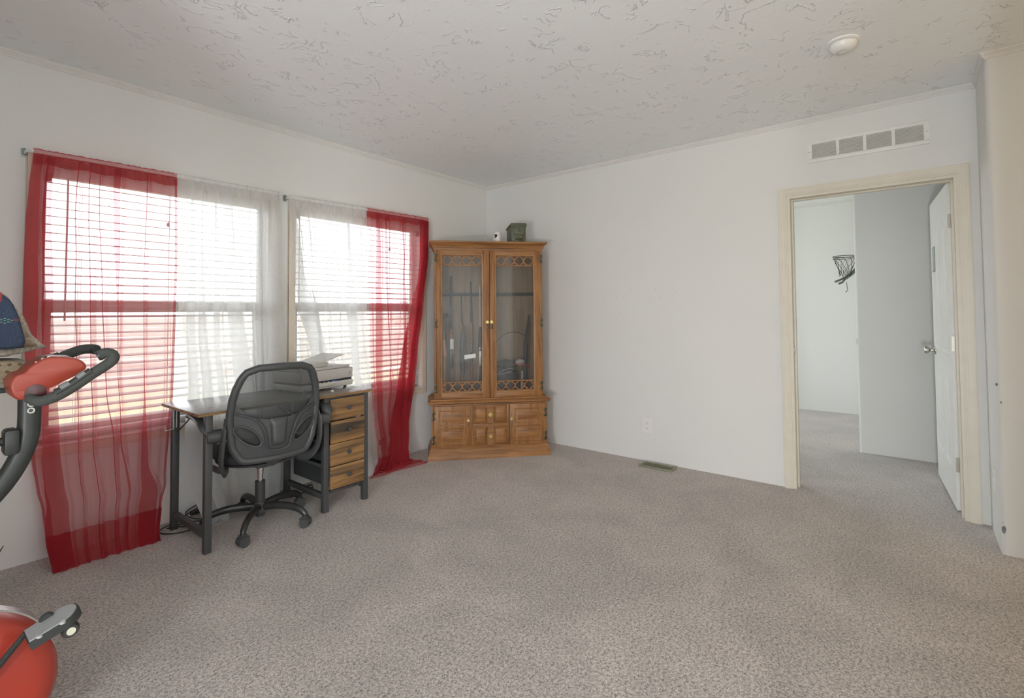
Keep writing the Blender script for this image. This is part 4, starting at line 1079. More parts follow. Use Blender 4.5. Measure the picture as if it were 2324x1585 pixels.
def fill2d(m, outer, holes, y, t):
    cu = bpy.data.curves.new('tmp', 'CURVE'); cu.dimensions = '2D'; cu.fill_mode = 'BOTH'; cu.extrude = t/2
    for P in [outer]+holes:
        s = cu.splines.new('POLY'); s.points.add(len(P)-1); s.use_cyclic_u = True
        for i, p in enumerate(P): s.points[i].co = (p[0], p[1], 0, 1)
    o = bpy.data.objects.new('tmp', cu); COL.objects.link(o); dg = bpy.context.evaluated_depsgraph_get(); dg.update()
    me = bpy.data.meshes.new_from_object(o.evaluated_get(dg))
    m.add([Vector((v.co.x, y+v.co.z, v.co.y)) for v in me.vertices], [tuple(p.vertices) for p in me.polygons])
    bpy.data.objects.remove(o); bpy.data.curves.remove(cu); bpy.data.meshes.remove(me)
def lattice(m, s0, s1, z0, z1, top):
    n = 4; p = (s1-s0)/n; zc = (z0+z1)/2; holes = []
    for k in range(n): holes.append(quatre(s0+p*(k+.5), zc, .0185, .0165))
    for k in range(0, n+1):
        for (ze, sg) in ((z0+.005, 1), (z1-.005, -1)):
            cx = s0+p*k; P = []
            for q in range(13):
                th = pi*q/12; x = cx+.0185*cos(th); P.append((min(max(x, s0+.004), s1-.004), ze+sg*.017*sin(th)))
            P2 = [P[0]]
            for w_ in P[1:]:
                if abs(w_[0]-P2[-1][0])+abs(w_[1]-P2[-1][1]) > 1e-4: P2.append(w_)
            if len(P2) > 3: holes.append(P2)
    fill2d(m, [(s0-.004, z0-.003), (s1+.004, z0-.003), (s1+.004, z1+.003), (s0-.004, z1+.003)], holes, .0745, .006)
def gdoor(s0, s1, g0, g1, hs, ps, name_='glass_door'):
    z0, z1, gz0_, gz1_ = .502, 1.797, .556, 1.757; y0, y1 = .052, .072
    m = M(); m.box((s0, y0, z0), (g0, y1, z1), .002); f = ko(name_, m, OAKV); m = M(); m.box((g1, y0, z0), (s1, y1, z1), .002); ko('door_stile', m, OAKV, f)
    m = M(); m.box((g0, y0, z0), (g1, y1, gz0_), .001); m.box((g0, y0, gz1_), (g1, y1, z1), .001); osplit('door_rail', m, OAKH, f, local=True)
    m = M(); w = .007
    vs = []; rings = [(-.001, y0-.0005), (.002, y0-.004), (.005, y0-.003), (.008, y0+.004), (.008, y0+.016)]
    for (ins, y) in rings: vs += [Vector((g0+ins, y, gz0_+ins)), Vector((g1-ins, y, gz0_+ins)), Vector((g1-ins, y, gz1_-ins)), Vector((g0+ins, y, gz1_-ins))]
    m.add(vs, [(j*4+k, j*4+(k+1) % 4, j*4+4+(k+1) % 4, j*4+4+k) for j in range(4) for k in range(4)]); ko('glazing_bead', m, wood('oak_bead_'+str(round(s0*100)), (.34, .16, .06), (.55, .31, .14), 'z', 1, .3), f)
    for (za, zb) in ((gz0_+.008, .648), (1.662, gz1_-.008)):
        m = M(); lattice(m, g0+.010, g1-.010, za, zb, 0); ko('fretwork', m, OAKH, f, smooth=0)
    m = M(); m.box((g0+.004, .0795, gz0_+.004), (g1-.004, .082, gz1_-.004)); ko('pane', m, CABG, f, smooth=0)
    for z in (1.724, 1.155, .600): hinge(f, hs, z, 0, y0)
    m = M()
    m.prism(quatre(ps, 1.165, .0085, .007), lambda a, b: Vector((a, y0-.0005, b)), lambda a, b: Vector((a, y0-.003, b)))
    m.lathe([(.004, 0), (.004, -.008), (.0085, -.012), (.007, -.018), (.001, -.019)], (ps, y0-.003, 1.165), axis='y', seg=14); pl = ko('pull', m, BRASS, f)
    m = M(); m.tube([(ps, y0-.012, 1.160), (ps-.001, y0-.012, 1.145)], .002, 6); m.box((ps-.009, y0-.011, 1.105), (ps+.009, y0-.008, 1.147), .003); ko('key_tag', m, HING, pl)
    return f
gdoor(.072, .5300, .113, .471, .066, .512)
gdoor(.5345, .986, .583, .933, .992, .549)
def panels(par, a0, a1, zs_):
    m = M()
    for (z0, z1) in zs_: quad_ring(m, a0, a1, z0, z1, [(-.004, .0215), (0, .0185), (.005, .020), (.010, .0265), (.012, .0265), (.030, .0205), (.032, .0195)])
    osplit('raised_panel', m, OAKH, par, local=True)
def ldoor(s0, s1, a0, a1, hs, ps):
    m = M(); m.box((s0, .022, .104), (s1, .032, .451), .002); f = ko('cupboard_door', m, OAKV)
    panels(f, a0, a1, ((.131, .262), (.288, .410)))
    for z in (.372, .170): hinge(f, hs, z, 0, .022)
    m = M(); m.prism(quatre(ps, .322, .008, .0065), lambda a, b: Vector((a, .0215, b)), lambda a, b: Vector((a, .019, b))); m.lathe([(.004, 0), (.004, -.007), (.008, -.010), (.006, -.015), (.001, -.016)], (ps, .019, .322), axis='y', seg=14)
    pl = ko('pull', m, BRASS, f)
    m = M(); m.tube([(ps, .008, .318), (ps+.001, .006, .300), (ps-.001, .006, .262)], [.003, .006, .004], 8, flat=(1.2, .5)); ko('drop_handle', m, mat('pewter_drop', (.42, .36, .24), .35, metal=.8), pl)
    m = M(); m.box((ps-.002, .0212, .352), (ps+.002, .022, .368)); ko('keyhole', m, DARK, f, smooth=0)
ldoor(.046, .3615, .092, .314, .045, .340); ldoor(.699, 1.0165, .745, .968, 1.017, .716)
def kdrawer(z0, z1, crack):
    s0, s1 = .385, .674; sc = (s0+s1)/2
    m = M(); m.box((s0, .024, z0), (s1, .032, z1), .001); dr_ = ko('drawer', m, OAKH)
    m = M(); zc = (z0+z1)/2
    for sg in (-1, 1):
        a = sc+sg*.030; e = s0+.004 if sg < 0 else s1-.004
        lo, hi = (e, a) if sg < 0 else (a, e)
        quad_ring(m, lo, hi, z0+.004, z1-.004, [(0, .0235), (.004, .020), (.018, .012), (.020, .011)])
    m.prism([(sc-.027, z0+.006), (sc+.027, z0+.006), (sc+.027, z1-.03), (sc+.010, z1-.008), (sc-.010, z1-.008), (sc-.027, z1-.03)], lambda a, b: Vector((a, .0235, b)), lambda a, b: Vector((a, .015, b)))
    osplit('raised_panel', m, OAKH, dr_, local=True)
    m = M(); m.prism(quatre(sc, zc-.002, .010, .0085), lambda a, b: Vector((a, .0155, b)), lambda a, b: Vector((a, .011, b))); m.lathe([(.005, 0), (.004, -.006), (.010, -.010), (.008, -.015), (.001, -.016)], (sc, .011, zc-.002), axis='y', seg=14); ko('knob', m, BRASS, dr_)
    if crack:
        m = M(); m.tube(catmull([(sc-.028, .017, z1-.002), (sc-.032, .010, z1-.04), (sc-.044, .009, z1-.075), (sc-.060, .010, z1-.112)], 6), [.0045-.003*i/18 for i in range(19)], 6, flat=(1, .3)); ko('split', m, DARK, dr_, label='dark split running down the drawer front')
kdrawer(.293, .449, 0); kdrawer(.105, .264, 1)
m = M(); m.box((U0+.018, UB-.045, 1.405), (U1-.018, UB-.012, 1.432), .002); ko('barrel_rail', m, mat('rail_green_felt', (.06, .07, .068), .9))
# inner pieces of the cabinet
CW = cb
def cpt(s, o, z): 
    return Matrix.LocRotScale(CW.location, CW.rotation_euler, None) @ Vector((s, o, z))
def inside(name, label, cat, parts, group=None, s=0, o=.25, z=.53):
    """parts: (name, M in cabinet coordinates, material); first one alone -> single mesh thing"""
    t = thing(name, label, cat, cpt(s, o, z), CW.rotation_euler.z, group)
    inv = Matrix.Translation((-s, -o, -z))
    for (nm, m, mt) in parts:
        m.v = [inv @ v for v in m.v]; obj(nm, m, mt, t, local=True)
    return t
GUN = mat('gun_blued_steel', (.05, .055, .06), .35, metal=.5); SS = mat('gun_stainless', (.55, .55, .54), .35, metal=.6)
WAL = wood('gun_walnut', (.16, .07, .03), (.36, .18, .08), 'z', 1.5, .35)
def longgun(label, s, o, zt_, zf, rb, mb, ms, extra=None, wst=.030):
    m1 = M(); m1.tube([(s, o+.03, zt_), (s, o+.015, zf-.05)], rb, 10)
    m2 = M(); P = catmull([(s, o+.012, zf+.02), (s, o+.008, zf-.04), (s, o, zf-.12), (s, o-.004, zf-.20)], 4); m2.tube(P, [.010, .012, .015, .017]+[.019]*(len(P)-4), 10)
    m3 = M(); m3.box((s-.014, o-.020, zf-.34), (s+.014, o+.018, zf-.16), .006)
    m4 = M(); Q = catmull([(s, o-.01, zf-.33), (s+.002, o-.012, zf-.40), (s, o-.022, zf-.47), (s, o-.03, .54)], 6); m4.tube(Q, [wst*.45+(wst-wst*.45)*(i/(len(Q)-1))**1.2 for i in range(len(Q))], 12, flat=(.75, 1.5), up=(0, 1, 0))
    m5 = M(); m5.tube([(s, o-.02, zf-.25), (s, o-.045, zf-.28), (s, o-.045, zf-.31), (s, o-.02, zf-.33)], .003, 6)
    return inside('long_gun', label, 'gun', [('barrel', m1, mb), ('forend', m2, ms), ('receiver', m3, mb), ('stock', m4, ms), ('trigger_guard', m5, GUN)], 'long guns in the oak cabinet', s, o)
longgun('long gun with thick barrel and white tag, leftmost upright in the cabinet', .205, .27, 1.585, 1.08, .0105, GUN, WAL)
longgun('slim barrelled gun in a dark sleeve, second upright in the cabinet', .300, .285, 1.40, 1.14, .005, GUN, WAL)
longgun('long gun with a short pale forend, third upright in the cabinet', .388, .28, 1.54, 1.14, .0075, GUN, WAL)
longgun('long gun with a stainless side, beside the middle stile of the cabinet', .468, .24, 1.50, 1.10, .006, SS, GUN)
m = M(); P = [(.315, .20, 1.12), (.30, .20, 1.0), (.30, .20, .82), (.305, .20, .70)]; m.tube(catmull(P, 5), [.014, .018, .024, .030, .035, .038, .040, .042, .043, .044, .044, .044, .043, .040, .036, .03], 12, flat=(1, .5)); 
inside('gun_sock', 'soft dark grey gun sleeve hanging in the left half of the cabinet', 'gun sleeve', [('sleeve', m, mat('sleeve_grey', (.10, .11, .125), .85, var=.3, scale=14))], None, .30, .2, .7)
m = M(); P = catmull([(.145, .25, 1.24), (.16, .25, 1.20), (.165, .25, 1.10), (.16, .25, .96), (.155, .25, .93)], 4); m.tube(P, [.018, .03, .038, .043, .046, .046, .046, .045, .045, .044, .043, .042, .040, .036, .03, .022, .015][:len(P)], 12, flat=(1, .6))
inside('leather_scabbard', 'dark brown leather scabbard at the left inside the cabinet', 'scabbard', [('scabbard', m, mat('leather_brown', (.12, .05, .03), .6, var=.3, scale=20))], None, .155, .25, .93)
m = M(); P = catmull([(.128, .13, 1.10), (.135, .13, 1.0), (.143, .13, .90), (.14, .13, .70), (.145, .13, .54)], 5); m.tube(P, [.011]*10+[.015]*6+[.019]*(len(P)-16), 12, flat=(.8, 1.1))
m1 = M(); m1.tube([(.133, .128, 1.01), (.146, .128, .87)], .0165, 12); 
inside('wooden_stock', 'orange-brown wooden gun stock against the left edge of the cabinet', 'gun', [('stock', m, WAL), ('grip', m1, mat('orange_wood', (.50, .22, .07), .4))], None, .14, .13, .54)
TAG = pat('tag_print', [(.75, .76, .75), (.70, .70, .69), (.74, .74, .74), (.55, .56, .54)], 70)
m = M(); m.box((.192, .196, .925), (.224, .199, 1.015), .0005); m1 = M(); m1.tube([(.208, .2, 1.015), (.21, .24, 1.05)], .001, 5); m2 = M()
for x in (.197, .219): m2.tube([(x, .1975, .925), (x+.001, .1975, .885)], .0022, 5)
inside('price_tag', 'long white hang tag on the leftmost gun', 'tag', [('card', m, TAG), ('string', m1, WPLAST), ('zip_tie', m2, WPLAST)], None, .208, .198, .925)
m = M(); m.add([Vector(p) for p in ((.312, .0790, .842), (.411, .0790, .856), (.409, .0790, .892), (.310, .0790, .878), (.312, .0786, .842), (.411, .0786, .856), (.409, .0786, .892), (.310, .0786, .878))], [(0, 1, 2, 3), (4, 5, 6, 7), (0, 1, 5, 4), (1, 2, 6, 5), (2, 3, 7, 6), (3, 0, 4, 7)])
inside('warning_sticker', 'small white and yellow sticker on the left cabinet pane', 'sticker', [('sticker', m, TAG)], None, .36, .079, .85)
# right half: bag, cable arc, upright case
m = M(); rnd = random.Random(2)
def bag(u_, v_):
    th = 2*pi*u_; ph = pi*v_; x = sin(ph)*cos(th); y = sin(ph)*sin(th); z = cos(ph)
    k = 1+.10*sin(3*th+2*z)+.07*sin(5*th)*sin(4*ph)
    return Vector((.685+.125*x*k, .215+.09*y*k, .635+.125*z*k*(1 if z > 0 else .8)))
m.grid(bag, 40, 24)
m1 = M(); m1.tube(catmull([(.60, .11, .70), (.66, .108, .735), (.72, .11, .75), (.77, .12, .735)], 6), .004, 6)
m2 = M()
for k in range(9): m2.box((.625+.013*k, .117, .694+.003*k), (.630+.013*k, .120, .701+.003*k))
BG = mat('bag_black', (.04, .045, .05), .6, var=.4, scale=18, bump=.5, bscale=30)
inside('equipment_bag', 'lumpy black equipment bag in the right half of the cabinet', 'bag', [('bag', m, BG), ('zip', m1, mat('zip_grey', (.3, .3, .3), .5)), ('stitching', m2, WPLAST)], None, .685, .215, .53)
m = M(); m.grid(lambda a, b: Vector((.70+.11*sin(pi*b)*cos(2*pi*a), .24+.07*sin(pi*b)*sin(2*pi*a), .775+.035*cos(pi*b)+.01*sin(6*a))), 30, 12)
inside('camouflage_cap', 'rounded dark cap lying on the equipment bag', 'cap', [('cap', m, mat('cap_dark', (.06, .06, .05), .9, var=.4, scale=25))], None, .70, .24, .75)
m = M(); m.tube(catmull([(.585, .14, .955), (.64, .14, 1.03), (.72, .15, 1.068), (.80, .16, 1.066), (.87, .17, 1.03), (.89, .18, .99)], 8), .0045, 8)
inside('bow', 'thin dark arc of a hunting bow behind the right pane', 'bow', [('limb', m, mat('cable_dark_green', (.08, .10, .09), .5))], None, .72, .15, .955)
m = M(); m.tube(catmull([(.925, .27, 1.22), (.905, .25, 1.10), (.885, .22, .95), (.87, .20, .75), (.865, .19, .545)], 6), [.008+.017*min(1, i/12) for i in range(25)], 12, flat=(1, .7))
m1 = M(); m1.tube([(.84, .175, .72), (.835, .17, .545)], .012, 12)
inside('crossbow', 'long dark upright crossbow leaning in the right corner of the cabinet', 'crossbow', [('limb', m, mat('case_blue_black', (.07, .08, .10), .5)), ('rail', m1, mat('rail_pale', (.40, .38, .36), .5))], None, .88, .2, .54)
m = M(); m.tube(catmull([(.745, .115, .785), (.80, .12, .788), (.86, .12, .775), (.92, .13, .735)], 8), .0035, 6)
inside('red_cord', 'thin red cord over the bag in the cabinet', 'cord', [('cord', m, mat('red_cord', (.65, .06, .10), .5))], None, .8, .12, .74)
m = M(); m.grid(lambda a, b: Vector((.825+.045*sin(pi*b)*cos(2*pi*a), .20+.03*sin(pi*b)*sin(2*pi*a), .795+.03*cos(pi*b))), 20, 10)
inside('plastic_bag', 'crumpled clear bag of small parts beside the crossbow', 'bag', [('bag', m, pat('plastic_scrunch', [(.25, .26, .27), (.6, .6, .6), (.3, .3, .3)], 120))], None, .825, .2, .76)
# on top of the cabinet
ac = thing('ammo_can', 'olive drab metal ammunition can on top of the cabinet', 'ammunition can', cpt(.812, .28, 1.872), CW.rotation_euler.z)
def ao(name, m, mt=None, parent=ac, **k):
    root_inv = Matrix.Translation((-.812, -.28, -1.872)); m.v = [root_inv @ v for v in m.v]
    return obj(name, m, mt or OD, parent, local=True, **k)
OD = mat('olive_drab', (.095, .105, .065), .45, var=.12, scale=25)
a0, a1, b0, b1, zt0 = .744, .880, .15, .42, 1.872
m = M(); m.box((a0, b0, zt0), (a1, b1, 2.038), .006); ao('body', m)
m = M(); m.box((a0-.007, b0-.008, 2.034), (a1+.007, b1+.008, 2.050), .003); m.box((a0-.003, b0-.004, 2.049), (a1+.003, b1+.004, 2.060), .005); ao('lid', m)
m = M(); m.box((a0+.026, b0-.009, 1.955), (a1-.018, b0-.001, 2.034), .003); m.box((a0+.014, b0-.012, 2.018), (a0+.026, b0, 2.036), .002); lt = ao('latch', m)
m = M(); m.cyl((a0+.078, b0-.0105, 1.990), (a0+.078, b0-.0085, 1.990), .006, seg=14); ao('latch_hole', m, DARK, lt)
m = M(); m.tube([(a0+.030, b0-.006, 1.955), (a0+.034, b0-.010, 1.925), (a1-.030, b0-.010, 1.918), (a1-.022, b0-.006, 1.955)], .003, 8); m.box((a0+.032, b0-.004, 1.885), (a1-.03, b0, 1.915), .002); ao('latch_bail', m, HING, lt)
m = M(); m.tube([((a0+a1)/2, b0+.05, 2.060), ((a0+a1)/2, b0+.06, 2.072), ((a0+a1)/2, b1-.06, 2.072), ((a0+a1)/2, b1-.05, 2.060)], .004, 8); ao('carry_handle', m, HING)
sc_ = thing('security_camera', 'small white rounded camera on top of the cabinet left of the olive can', 'camera', cpt(.632, .26, 1.872), CW.rotation_euler.z)
wh = Matrix.Translation((-.632, -.26, -1.872))
m = M(); m.lathe([(.036, 0), (.038, .006), (.038, .075), (.035, .095), (.027, .111), (.014, .120), (.001, .122)], (.632, .26, 1.872), seg=32); m.v = [wh @ v for v in m.v]; bd = obj('shell', m, mat('gloss_white', (.82, .82, .82), .25, var=.01), sc_, local=True)
m = M()
def face(u_, v_):
    th = radians(205+60*u_); z = .062+.050*v_; rr = (.0385 if z < .08 else .0385-.022*((z-.08)/.035)**2)
    return Vector((.632+rr*cos(th)*1.01, .26+rr*sin(th)*1.01, 1.872+z))
m.grid(face, 14, 12, lambda a, b: ((a-.45)/.5)**2+((b-.5)/.5)**2 < 1); m.v = [wh @ v for v in m.v]; fc = obj('face', m, mat('camera_face_black', (.03, .03, .03), .2), bd, local=True)
m = M(); c = Vector((.632-.034, .26-.024, 1.872+.075)); m.lathe([(.010, 0), (.010, -.004), (.006, -.006), (.001, -.0065)], c, axis='y', seg=16); m.v = [wh @ v for v in m.v]; obj('lens', m, mat('lens_grey', (.55, .55, .55), .1), fc, local=True)
m = M(); p0 = cpt(.17, .30, 1.872); m.box((-.045, -.03, 0), (.045, .03, .030), .006); o_ = obj('small_case', m, mat('case_dark_blue', (.08, .085, .12), .5)); o_.location = p0; o_.rotation_euler.z = CW.rotation_euler.z
setp(o_, 'flat dark case lying near the left end of the cabinet top', 'case')

# ------------------------------------------------------------------ exercise bike and blankets at the left edge
BR = mat('bike_red', (.36, .040, .024), .3, var=.05, scale=10); BO = mat('console_orange_red', (.32, .052, .032), .35, var=.05, scale=15)
BF = mat('bike_frame_charcoal', (.030, .034, .032), .4, var=.08, scale=30); FO = mat('grip_foam', (.050, .055, .050), .9, var=.12, scale=150, bump=.3, bscale=500)
SIL = mat('bike_silver', (.55, .56, .55), .3, metal=.6)
bk = thing('exercise_bike', 'folding upright exercise bike with red flywheel cover and orange-red console', 'exercise bike', (-3.9, -1.5, 0))
YC = -1.5
def yv(p, y): return Vector((p[0], y, p[1]))
m = M(); m.tube(catmull([yv(p, YC) for p in ((-3.731, 1.02), (-3.731, .936), (-3.736, .885), (-3.751, .835), (-3.775, .785), (-3.806, .74), (-3.90, .62), (-4.08, .40), (-4.30, .115))], 6), .021, 16, flat=(1, 1.25)); po_ = obj('front_post', m, BF, bk)
for z in (.993, .974):
    m = M(); c = Vector((-3.731, YC-.021, z)); m.lathe([(.0085, 0), (.0085, -.004), (.006, -.004), (.006, -.001)], c, axis='y', seg=20); b_ = obj('bolt_ring', m, SIL, po_)
    m = M(); m.cyl(c, c+Vector((0, -.002, 0)), .005, seg=14); obj('bolt', m, HING, b_)
m = M(); m.box((-3.786, YC-.030, .853), (-3.752, YC+.030, .926), .010); kb = obj('knob_collar', m, BF, bk)
m = M(); 
for k in range(12):
    a = 2*pi*k/12; m.cyl((-3.84, YC+.022*cos(a), .892+.022*sin(a)), (-3.802, YC+.022*cos(a), .892+.022*sin(a)), .006, seg=8)
m.cyl((-3.842, YC, .892), (-3.800, YC, .892), .023, seg=24); m.cyl((-3.802, YC, .892), (-3.784, YC, .892), .012, seg=16); obj('adjusting_knob', m, BF, kb)
def loft(m, poly, ys):
    """poly in x-z, slices (y, inset)"""
    from mathutils.geometry import tessellate_polygon
    n = len(poly); xs = [p[0] for p in poly]; zs_ = [p[1] for p in poly]; vs = []
    cx = (min(xs)+max(xs))/2; cz = (min(zs_)+max(zs_))/2; hx = (max(xs)-min(xs))/2; hz = (max(zs_)-min(zs_))/2
    for (y, ins) in ys: vs += [Vector((cx+(p[0]-cx)*(1-ins/hx), y, cz+(p[1]-cz)*(1-ins/hz))) for p in poly]
    fs = [(j*n+k, j*n+(k+1) % n, (j+1)*n+(k+1) % n, (j+1)*n+k) for j in range(len(ys)-1) for k in range(n)]
    tri = tessellate_polygon([[Vector((p[0], p[1], 0)) for p in poly]])
    for b0 in (0, (len(ys)-1)*n): fs += [tuple(b0+q for q in t_) for t_ in tri]
    m.add(vs, fs)
def smooth2(P, n=4):
    Q = [Vector((p[0], p[1], 0)) for p in P]; L_ = len(Q); out = []
    for i in range(L_):
        a, b, c, e = Q[i-1], Q[i], Q[(i+1) % L_], Q[(i+2) % L_]
        for k in range(n):
            t = k/n; w = .5*((2*b)+(c-a)*t+(2*a-5*b+4*c-e)*t*t+(3*b-a-3*c+e)*t**3); out.append((w.x, w.y))
    return out
con = [(-3.779, 1.037), (-3.781, 1.060), (-3.770, 1.081), (-3.752, 1.088), (-3.738, 1.106), (-3.702, 1.128), (-3.653, 1.124), (-3.627, 1.113), (-3.615, 1.096), (-3.622, 1.080), (-3.665, 1.054), (-3.700, 1.036), (-3.720, 1.040), (-3.736, 1.032), (-3.742, 1.014), (-3.757, 1.010), (-3.772, 1.020)]
m = M(); loft(m, smooth2(con), [(YC-.066, .007), (YC-.0645, .0035), (YC-.058, .0008), (YC-.05, 0), (YC+.05, 0), (YC+.058, .0008), (YC+.0645, .0035), (YC+.066, .007)]); cn = obj('console', m, BO, bk, smooth=60)
m = M(); sl = Vector((.862, .506)).normalized()
q4 = [Vector((-3.735, 1.104)), Vector((-3.645, 1.1305))]
m.grid(lambda a, b: Vector((-3.735+.085*b, YC-.038+.076*a, lut([(-3.738, 1.1075), (-3.702, 1.1295), (-3.653, 1.1255)], -3.735+.085*b)+.0005)), 4, 8); obj('display', m, mat('display_grey', (.16, .09, .07), .3), cn)
m = M()
for (a, b) in ((-3.725, -.05), (-3.712, -.05), (-3.70, -.052)): m.box((a-.004, YC+b-.004, 1.105), (a+.004, YC+b+.004, lut([(-3.738, 1.110), (-3.702, 1.131)], a)), .002)
osplit('button', m, SIL, cn)
m = M(); m.lathe([(.001, -.003), (.024, 0), (.024, .03)], (-3.728, YC-.068, 1.028), axis='y', seg=24); obj('pivot_cap', m, mat('cap_dark_red', (.07, .02, .02), .25), cn)
for nm, P in (('near', [(-3.742, -1.565, 1.016), (-3.722, -1.59, 1.006), (-3.687, -1.60, 1.019), (-3.649, -1.60, 1.043), (-3.614, -1.60, 1.070), (-3.580, -1.60, 1.094), (-3.560, -1.598, 1.112), (-3.558, -1.585, 1.126), (-3.572, -1.575, 1.132), (-3.588, -1.57, 1.124)]),
              ('far', [(-3.752, -1.435, 1.040), (-3.735, -1.41, 1.055), (-3.700, -1.40, 1.082), (-3.664, -1.40, 1.106), (-3.630, -1.40, 1.124), (-3.597, -1.402, 1.137), (-3.572, -1.415, 1.138), (-3.566, -1.425, 1.136)])):
    m = M(); P = catmull(P, 6); m.tube(P, [.013+.0025*min(1, i/12) for i in range(len(P))], 16); hb = obj('handlebar', m, FO, bk)
    e = P[-1]; m = M()
    dd = (P[-1]-P[-2]).normalized(); m.cyl(e-dd*.002, e+dd*.004, .0165, .0145, 16); obj('end_cap', m, BF, hb)
    m = M(); i0, i1 = (12, 26) if nm == 'near' else (10, 22); m.tube([p+Vector((-.004, 0, .007)) for p in P[i0:i1]], .0135, 12, flat=(1.15, .9)); obj('pulse_sensor_housing', m, BF, hb)
    for (j0, j1) in ((i0+2, i0+6), (i0+8, i1-2)):
        m = M(); m.tube([p+Vector((-.007, -.002, .0115)) for p in P[j0:j1]], .0115, 12, flat=(1.05, .9)); obj('pulse_sensor', m, mat('sensor_grey', (.17, .18, .175), .4, metal=.1), hb)
HCX, HCZ, HR = -3.880, .225, .216
m = M(); m.lathe([(.01, -.095), (.12, -.093), (HR-.05, -.085), (HR-.015, -.070), (HR, -.045), (HR, 0)], (HCX, YC, HCZ), axis='y', seg=64); hs_ = obj('flywheel_cover', m, BR, bk, smooth=50)
m = M(); m.lathe([(HR-.002, .001), (HR+.003, .006), (HR+.003, .042), (HR-.002, .046)], (HCX, YC, HCZ), axis='y', seg=64); obj('cover_band', m, SIL, hs_)
m = M(); m.lathe([(HR-.002, .047), (HR-.004, .055), (HR-.015, .070), (HR-.05, .085), (.01, .095)], (HCX, YC, HCZ), axis='y', seg=64); obj('flywheel_cover', m, BR, bk, smooth=50)
m = M(); m.cyl((-3.690, YC-.071, .135), (-3.690, YC-.0655, .135), .004, seg=10); m.cyl((-3.76, YC-.092, .12), (-3.76, YC-.084, .12), .004, seg=10); osplit('screw', m, DARK, hs_)
for sg, e in ((-1, (-3.738, .392)), (1, (-4.022, .058))):
    m = M(); y = YC+sg*.118
    m.tube([(HCX, YC+sg*.10, HCZ), (HCX+.02*(-sg), y, HCZ+.024*(-sg)), (e[0], y, e[1])], [.020, .015, .012], 12, flat=(1, .6)); m.cyl((HCX, YC+sg*.09, HCZ), (HCX, YC+sg*.125, HCZ), .022, seg=20); ck = obj('crank', m, BF, bk)
    if sg > 0: e = (-4.022, .075)
    ax = Vector((.94, 0, .33)) if sg < 0 else Vector((1, 0, 0)); wy = Vector((0, 1, 0)); up_ = ax.cross(wy)*-1 if ax.cross(wy).z < 0 else ax.cross(wy)
    c = Vector((e[0]+(.036 if sg < 0 else 0), YC+sg*.172, e[1]+.012))
    R3 = Matrix((ax, wy, up_)).transposed().to_4x4(); R3.translation = c
    def pl(a, b, bev):
        m = M(); bb = bmesh.new(); bmesh.ops.create_cube(bb, size=1)
        for v in bb.verts: v.co = Vector([a[i]+(v.co[i]+.5)*(b[i]-a[i]) for i in range(3)])
        bmesh.ops.bevel(bb, geom=bb.edges[:], offset=bev, segments=4, affect='EDGES'); m.bm(bb, R3); return m
    m = M(); P = []
    for k in range(13):
        a = -pi/2+pi*k/12; P.append((.022+.042*cos(a), .044*sin(a)))
    P = [(-.050, -.040), *P, (-.050, .040)]
    m.prism(P, lambda a, b: R3 @ Vector((a, b, -.012)), lambda a, b: R3 @ Vector((a, b, .010))); pd = obj('pedal', m, BF, ck)
    m = M(); P2 = [(x*.93, y_*.90) for x, y_ in P]; m.prism(P2, lambda a, b: R3 @ Vector((a, b, .009)), lambda a, b: R3 @ Vector((a, b, .0135))); obj('tread', m, mat('tread_grey', (.36, .37, .38), .35, metal=.3, var=.1, scale=70, stretch=(1, 8, 1)), pd)
    m = M()
    for (x, y_) in ((-.030, -.040), (.018, -.044)): m.lathe([(.007, .008), (.007, .014), (.003, .016)], R3 @ Vector((x, y_*.93, 0)), seg=12)
    osplit('bolt', m, SIL, pd)
    m = M(); m.lathe([(.016, -.012), (.020, -.004), (.020, .010), (.014, .016)], R3 @ Vector((.028, -.030*1, -.026)), axis='y', seg=18); m.lathe([(.013, -.008), (.017, 0), (.010, .012)], R3 @ Vector((.0, .030, .012)), axis='y', seg=18)
    w_ = osplit('counterweight', m, BF, pd)[0]
    m = M(); c2 = R3 @ Vector((.028, -.030, -.026)); m.cyl(c2+Vector((0, -.0135, 0)), c2+Vector((0, -.012, 0)), .010, seg=16); obj('reflector', m, mat('reflector_ivory', (.55, .55, .42), .3), w_)
m = M(); m.tube([(-3.90, YC, .06), (-3.98, YC, .30), (-4.16, YC, .72), (-4.22, YC, .96)], .022, 14); obj('seat_post', m, BF, bk)
m = M(); m.cyl((-3.93, -1.72, .032), (-3.93, -1.38, .032), .026, seg=18); obj('front_foot', m, BF, bk)
m = M(); m.cyl((-4.33, -1.72, .04), (-4.33, -1.28, .04), .026, seg=18); m.cyl((-4.31, YC, .05), (-4.29, YC, .13), .03, seg=14); obj('rear_foot', m, BF, bk)
m = M(); loft(m, smooth2([(-4.36, .965), (-4.36, 1.015), (-4.28, 1.035), (-4.12, 1.035), (-3.98, 1.03), (-3.95, 1.01), (-4.0, .985), (-4.2, .955)]), [(YC-.13, .02), (YC-.12, .006), (YC-.08, 0), (YC+.08, 0), (YC+.12, .006), (YC+.13, .02)]); obj('seat', m, BF, bk)
m = M(); 
for (dx, dz) in ((0, 0), (-.010, -.012)): m.tube([(-3.83+dx, -1.33, .40), (-3.79+dx, -1.31, .475+dz), (-3.756+dx, -1.30, .535+dz)], [.010, .008, .0015], 8, flat=(1, .4))
m.tube([(-3.885, -1.40, .22), (-3.85, -1.36, .33), (-3.83, -1.33, .40)], .009, 8, flat=(1, .5)); obj('strap_end', m, BF, bk)

